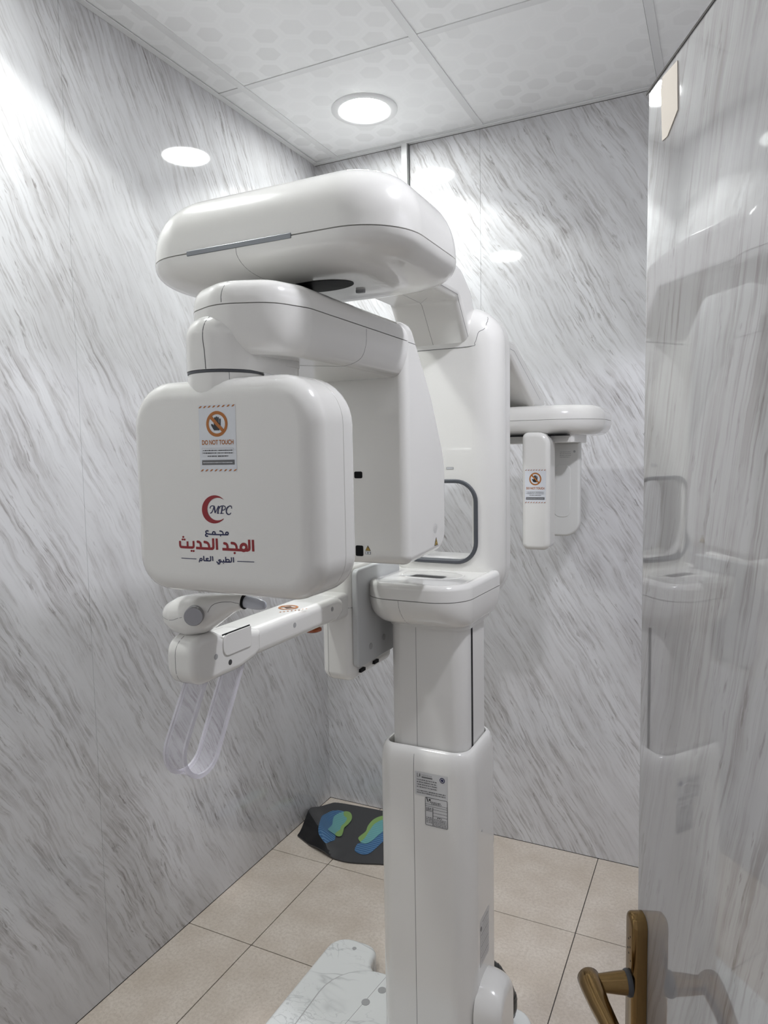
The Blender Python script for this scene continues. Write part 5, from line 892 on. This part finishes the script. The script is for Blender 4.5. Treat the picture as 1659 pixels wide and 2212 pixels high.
# --- cephalometric unit behind
boom = prism('ceph_boom', SHELL, XM, round_poly([(1.575, 1.720), (1.805, 1.720), (2.055, 1.606), (2.18, 1.606), (2.20, 1.63), (2.150, 1.662), (1.85, 1.770), (1.575, 1.776)], [0, .03, .02, .01, .02, .02, .03, 0], 6), -0.665, -0.500, .004, .016, axes='yzx')
seam(boom, [(-0.4995, 1.62, 1.747), (-.4995, 1.83, 1.743), (-.4995, 2.12, 1.634)], boom, r=.0008)
R = []
def rail_ring(ins, z): return [(u, v, z) for u, v in rr(-0.700 + ins, -0.302 - ins, 1.950 + ins, 2.270 - ins, (max(.09 - ins, .01), .03, .03, max(.135 - ins, .01)), 12)]
R1 = [rail_ring(.002, 1.5661)] + [rail_ring(.040 * (1 - sup(PI / 2 * i / 9)[0]), 1.5665 + .0415 * sup(PI / 2 * i / 9)[1]) for i in range(10)]
R2 = [rail_ring(.002, 1.5659)] + [rail_ring(.040 * (1 - sup(PI / 2 * i / 9)[0]), 1.5655 - .042 * sup(PI / 2 * i / 9)[1]) for i in range(10)]
railu = finish(loft(R1), 'ceph_rail_cover', SHELL, XM, 45); raill = finish(loft(R2), 'ceph_rail_body', SHELL, XM, 45)
box('rail_slot', BLACK, raill, -0.60, -0.385, 1.960, 1.985, 1.5215, 1.5245)
slab('rail_carriage', SHELL2, raill, -0.640, -0.375, 1.99, 2.20, 1.502, 1.526, .01, .003, 0)
sens = slab('ceph_sensor', SHELL, XM, -0.507, -0.429, 1.203, 1.532, 1.930, 2.008, (.034, .016, .018, .020), .014, .010, 'xzy', n=8)
# the same do-not-touch sticker, printed smaller
cxm = sum(p[0] for p in SIGN[0][2]) / 4; czm = sum(p[1] for p in SIGN[0][2]) / 4
k1, k2 = 1.02, 1.13
tf = lambda p: ((p[0] - cxm) * k1, (p[1] - czm) * k2)
d = Decal((-0.4680, 1.930, 1.3825), (1, 0, 0), (0, 0, 1), .0003)
print_list(d, [(c_, w_ * .9 if w_ > 0 else w_, [tf(p) for p in pts]) for c_, w_, pts in SIGN]); d.text('orange', 'DO NOT TOUCH', tf(SIGN_TXT[0]), tf(SIGN_TXT[1]), .0066, 2)
d.build('warning_sticker', sens, 'small do-not-touch sticker')
hold = slab('ceph_plate', MILKY, XM, -0.505, -0.373, 1.228, 1.505, 2.075, 2.105, (.004, .004, .045, .045), .008, .008, 'xzy', n=8)
slab('raised_panel', MILKY, hold, -0.448, -0.400, 1.285, 1.44, 2.0735, 2.078, .018, .002, 0, 'xzy', n=6)
d = Decal((-0.405, 2.075, 1.470), (1, 0, 0), (0, 0, 1), .0003)
for k in range(4): print_row(d, 'grey', -.026, .006 - .004 * (k == 3), .006 - k * .005, .0018)
d.poly('grey', arc(.016, .007, .0035, 0, 330, 12)); d.build('small_label', hold)
slab('ear_rod_holder', SHELL2, XM, -0.600, -0.553, 1.425, 1.508, 1.952, 1.972, .004, .003, .003, 'xzy', n=4)
slab('ear_rod', FROST, XM, -0.585, -0.558, 1.335, 1.428, 1.958, 1.966, .004, .002, .002, 'xzy', n=4)

# ------------------------------------------------------------------ black cable behind the column
path = smooth_path([(-0.545, 1.560, .232), (-0.510, 1.572, .224), (-0.478, 1.580, .200), (-0.452, 1.588, .160), (-0.442, 1.592, .118), (-0.450, 1.596, .085), (-0.485, 1.60, .076), (-0.54, 1.60, .0755)], 6)
cab = finish(tube_bm(path, .0135, 10, flat_=(.016, .011), up=(0, 1, 0)), 'power_cable', CABLE, XM, 60, label='black sleeved cable looping behind the hood')
for i in (12, 22, 30):
    dv = (path[i + 1] - path[i - 1]).normalized()
    finish(tube_bm([path[i] - dv * .006, path[i] + dv * .006], .0148, 10, flat_=(.0175, .0125), up=(0, 1, 0)), 'tape_wrap', CABLE, cab, 60)

# ------------------------------------------------------------------ black foot mat in the corner
ol = [(-1.462, 2.190), (-1.488, 2.33), (-1.490, 2.40), (-1.470, 2.455), (-1.43, 2.478), (-1.25, 2.492), (-1.05, 2.500), (-0.95, 2.47), (-0.93, 2.36), (-0.95, 2.24), (-1.02, 2.172), (-1.087, 2.150), (-1.185, 2.116), (-1.255, 2.112), (-1.30, 2.122), (-1.38, 2.150)]
def mat_z(x, y):
    # ridge running across the near left corner, the corner itself dropping back to the floor
    a = Vector((-1.478, 2.300)); b = Vector((-1.268, 2.112)); t_ = (b - a).normalized(); n_ = Vector((-t_.y, t_.x))
    s_ = (Vector((x, y)) - a).dot(t_) / (b - a).length; dd = (Vector((x, y)) - a).dot(n_)
    fall = max(0.0, min(1.0, (1.04 - s_) * 2.2)) if s_ > .5 else 1.0
    prof_ = math.exp(-(dd / .055) ** 2) if dd > 0 else max(0.0, 1 + dd / .050)
    return .040 * prof_ * fall
def fold_side(x, y):
    a = Vector((-1.478, 2.300)); b = Vector((-1.268, 2.112)); t_ = (b - a).normalized()
    return (Vector((x, y)) - a).dot(Vector((-t_.y, t_.x)))
out_s = [Vector(p) for p in ol]; N = len(out_s); dense = []
for i in range(N):
    p0, p1, p2, p3 = out_s[i - 1], out_s[i], out_s[(i + 1) % N], out_s[(i + 2) % N]
    for j in range(6):
        t_ = j / 6
        sharp = i in (0, N - 1)
        dense.append(p1.lerp(p2, t_) if sharp else 0.5 * ((2 * p1) + (p2 - p0) * t_ + (2 * p0 - 5 * p1 + 4 * p2 - p3) * t_ * t_ + (3 * p1 - p0 - 3 * p2 + p3) * t_ ** 3))
from mathutils.geometry import delaunay_2d_cdt
def sheet(outline, th, lift, step=.011, holes=None):
    """flat outline filled with a grid of points and draped on the mat surface"""
    n = len(outline); xs = [p[0] for p in outline]; ys = [p[1] for p in outline]
    def inside(q):
        c = False
        for i in range(n):
            a, b = outline[i], outline[i - 1]
            if (a[1] > q[1]) != (b[1] > q[1]) and q[0] < (b[0] - a[0]) * (q[1] - a[1]) / (b[1] - a[1]) + a[0]: c = not c
        return c
    extra = []; y = min(ys)
    while y < max(ys):
        x = min(xs)
        while x < max(xs):
            if (not th or abs(fold_side(x, y)) > .005) and inside((x, y)) and min((Vector((x, y)) - Vector(p)).length for p in outline) > step * .5: extra.append(Vector((x, y)))
            x += step
        y += step
    if th:
        for i in range(1, 60):
            q = Vector((-1.478, 2.300)).lerp(Vector((-1.268, 2.112)), i / 60)
            if inside(q): extra.append(q)
    vv, ee, ff, *_ = delaunay_2d_cdt([Vector(p) for p in outline] + extra, [(i, (i + 1) % n) for i in range(n)], [], 1, 1e-6)
    bm = bmesh.new(); top = [bm.verts.new((v.x, v.y, mat_z(v.x, v.y) + lift + th)) for v in vv]
    for f in ff:
        nf = bm.faces.new([top[i] for i in f]); c = nf.calc_center_median()
        if th and fold_side(c.x, c.y) < 0.002: nf.material_index = 1
    if th:
        bot = [bm.verts.new((v.x, v.y, mat_z(v.x, v.y) + lift)) for v in vv]
        for f in ff: bm.faces.new([bot[i] for i in reversed(f)])
        for i in range(n): bm.faces.new((top[i], bot[i], bot[(i + 1) % n], top[(i + 1) % n]))
    return bm
fm = thing('foot_mat', (-1.2, 2.3, 0.0), 'black rubber mat with blue and green footprints in the corner of the floor', 'mat')
finish(sheet([tuple(p) for p in dense], .005, .001), 'mat_sheet', [RUBBER, RUBBER_BACK], fm, 50, wn=False)
def strips(poly, y0, dy, frac):
    """horizontal bars clipped to an outline"""
    out = []; ys = [p[1] for p in poly]; y = y0
    n = len(poly)
    while y < max(ys):
        for a_, b_ in ((y, y + dy * frac),):
            def cross(yy):
                xs = []
                for i in range(n):
                    p, q = poly[i], poly[i - 1]
                    if (p[1] > yy) != (q[1] > yy): xs.append(p[0] + (q[0] - p[0]) * (yy - p[1]) / (q[1] - p[1]))
                return sorted(xs)
            c0, c1 = cross(a_), cross(b_)
            if len(c0) == 2 and len(c1) == 2: out.append([(c0[0], a_), (c0[1], a_), (c1[1], b_), (c1[0], b_)])
        y += dy
    return out
def closed_smooth(poly, per=4):
    P = [Vector(p) for p in poly]; n = len(P); o = []
    for i in range(n):
        p0, p1, p2, p3 = P[i - 1], P[i], P[(i + 1) % n], P[(i + 2) % n]
        for j in range(per):
            t_ = j / per; o.append(tuple(0.5 * ((2 * p1) + (p2 - p0) * t_ + (2 * p0 - 5 * p1 + 4 * p2 - p3) * t_ * t_ + (3 * p1 - p0 - 3 * p2 + p3) * t_ ** 3)))
    return o
for sd in ('left', 'right'):
    bm = bmesh.new(); mats = []
    def add(poly, mat, lift, grid=.008):
        if mat not in mats: mats.append(mat)
        b2 = sheet(poly, 0, lift, grid); 
        for f in b2.faces:
            nf = bm.faces.new([bm.verts.new(v.co) for v in f.verts]); nf.normal_update()
            if nf.normal.z < 0: nf.normal_flip()
            nf.material_index = mats.index(mat)
        b2.free()
    def bars(poly, mat, lift, dy):
        if mat not in mats: mats.append(mat)
        for q in strips(poly, min(p[1] for p in poly), dy, .28):
            x0a, x1a, x1b, x0b = q[0][0], q[1][0], q[2][0], q[3][0]; m = 8
            for i in range(m):
                f0, f1 = i / m, (i + 1) / m
                vv = [(x0a + (x1a - x0a) * f0, q[0][1]), (x0a + (x1a - x0a) * f1, q[0][1]), (x0b + (x1b - x0b) * f1, q[2][1]), (x0b + (x1b - x0b) * f0, q[2][1])]
                nf = bm.faces.new([bm.verts.new((x, y, mat_z(x, y) + lift)) for x, y in vv]); nf.material_index = mats.index(mat)
    B_, T_, G_ = closed_smooth(FOOT[sd + '_blue']), closed_smooth(FOOT[sd + '_teal']), closed_smooth(FOOT[sd + '_green'])
    add(B_, BLUE, .0070); bars(B_, BLUE2, .0076, .0125)
    if sd == 'right': add(G_, GREEN, .0080)
    add(T_, TEAL, .0084); bars(T_, TEAL2, .0088, .0125)
    if sd == 'left': add(G_, GREEN, .0092)
    me = bpy.data.meshes.new('footprint'); bm.to_mesh(me); bm.free()
    for m in mats: me.materials.append(m)
    link_obj('footprint', me, fm)
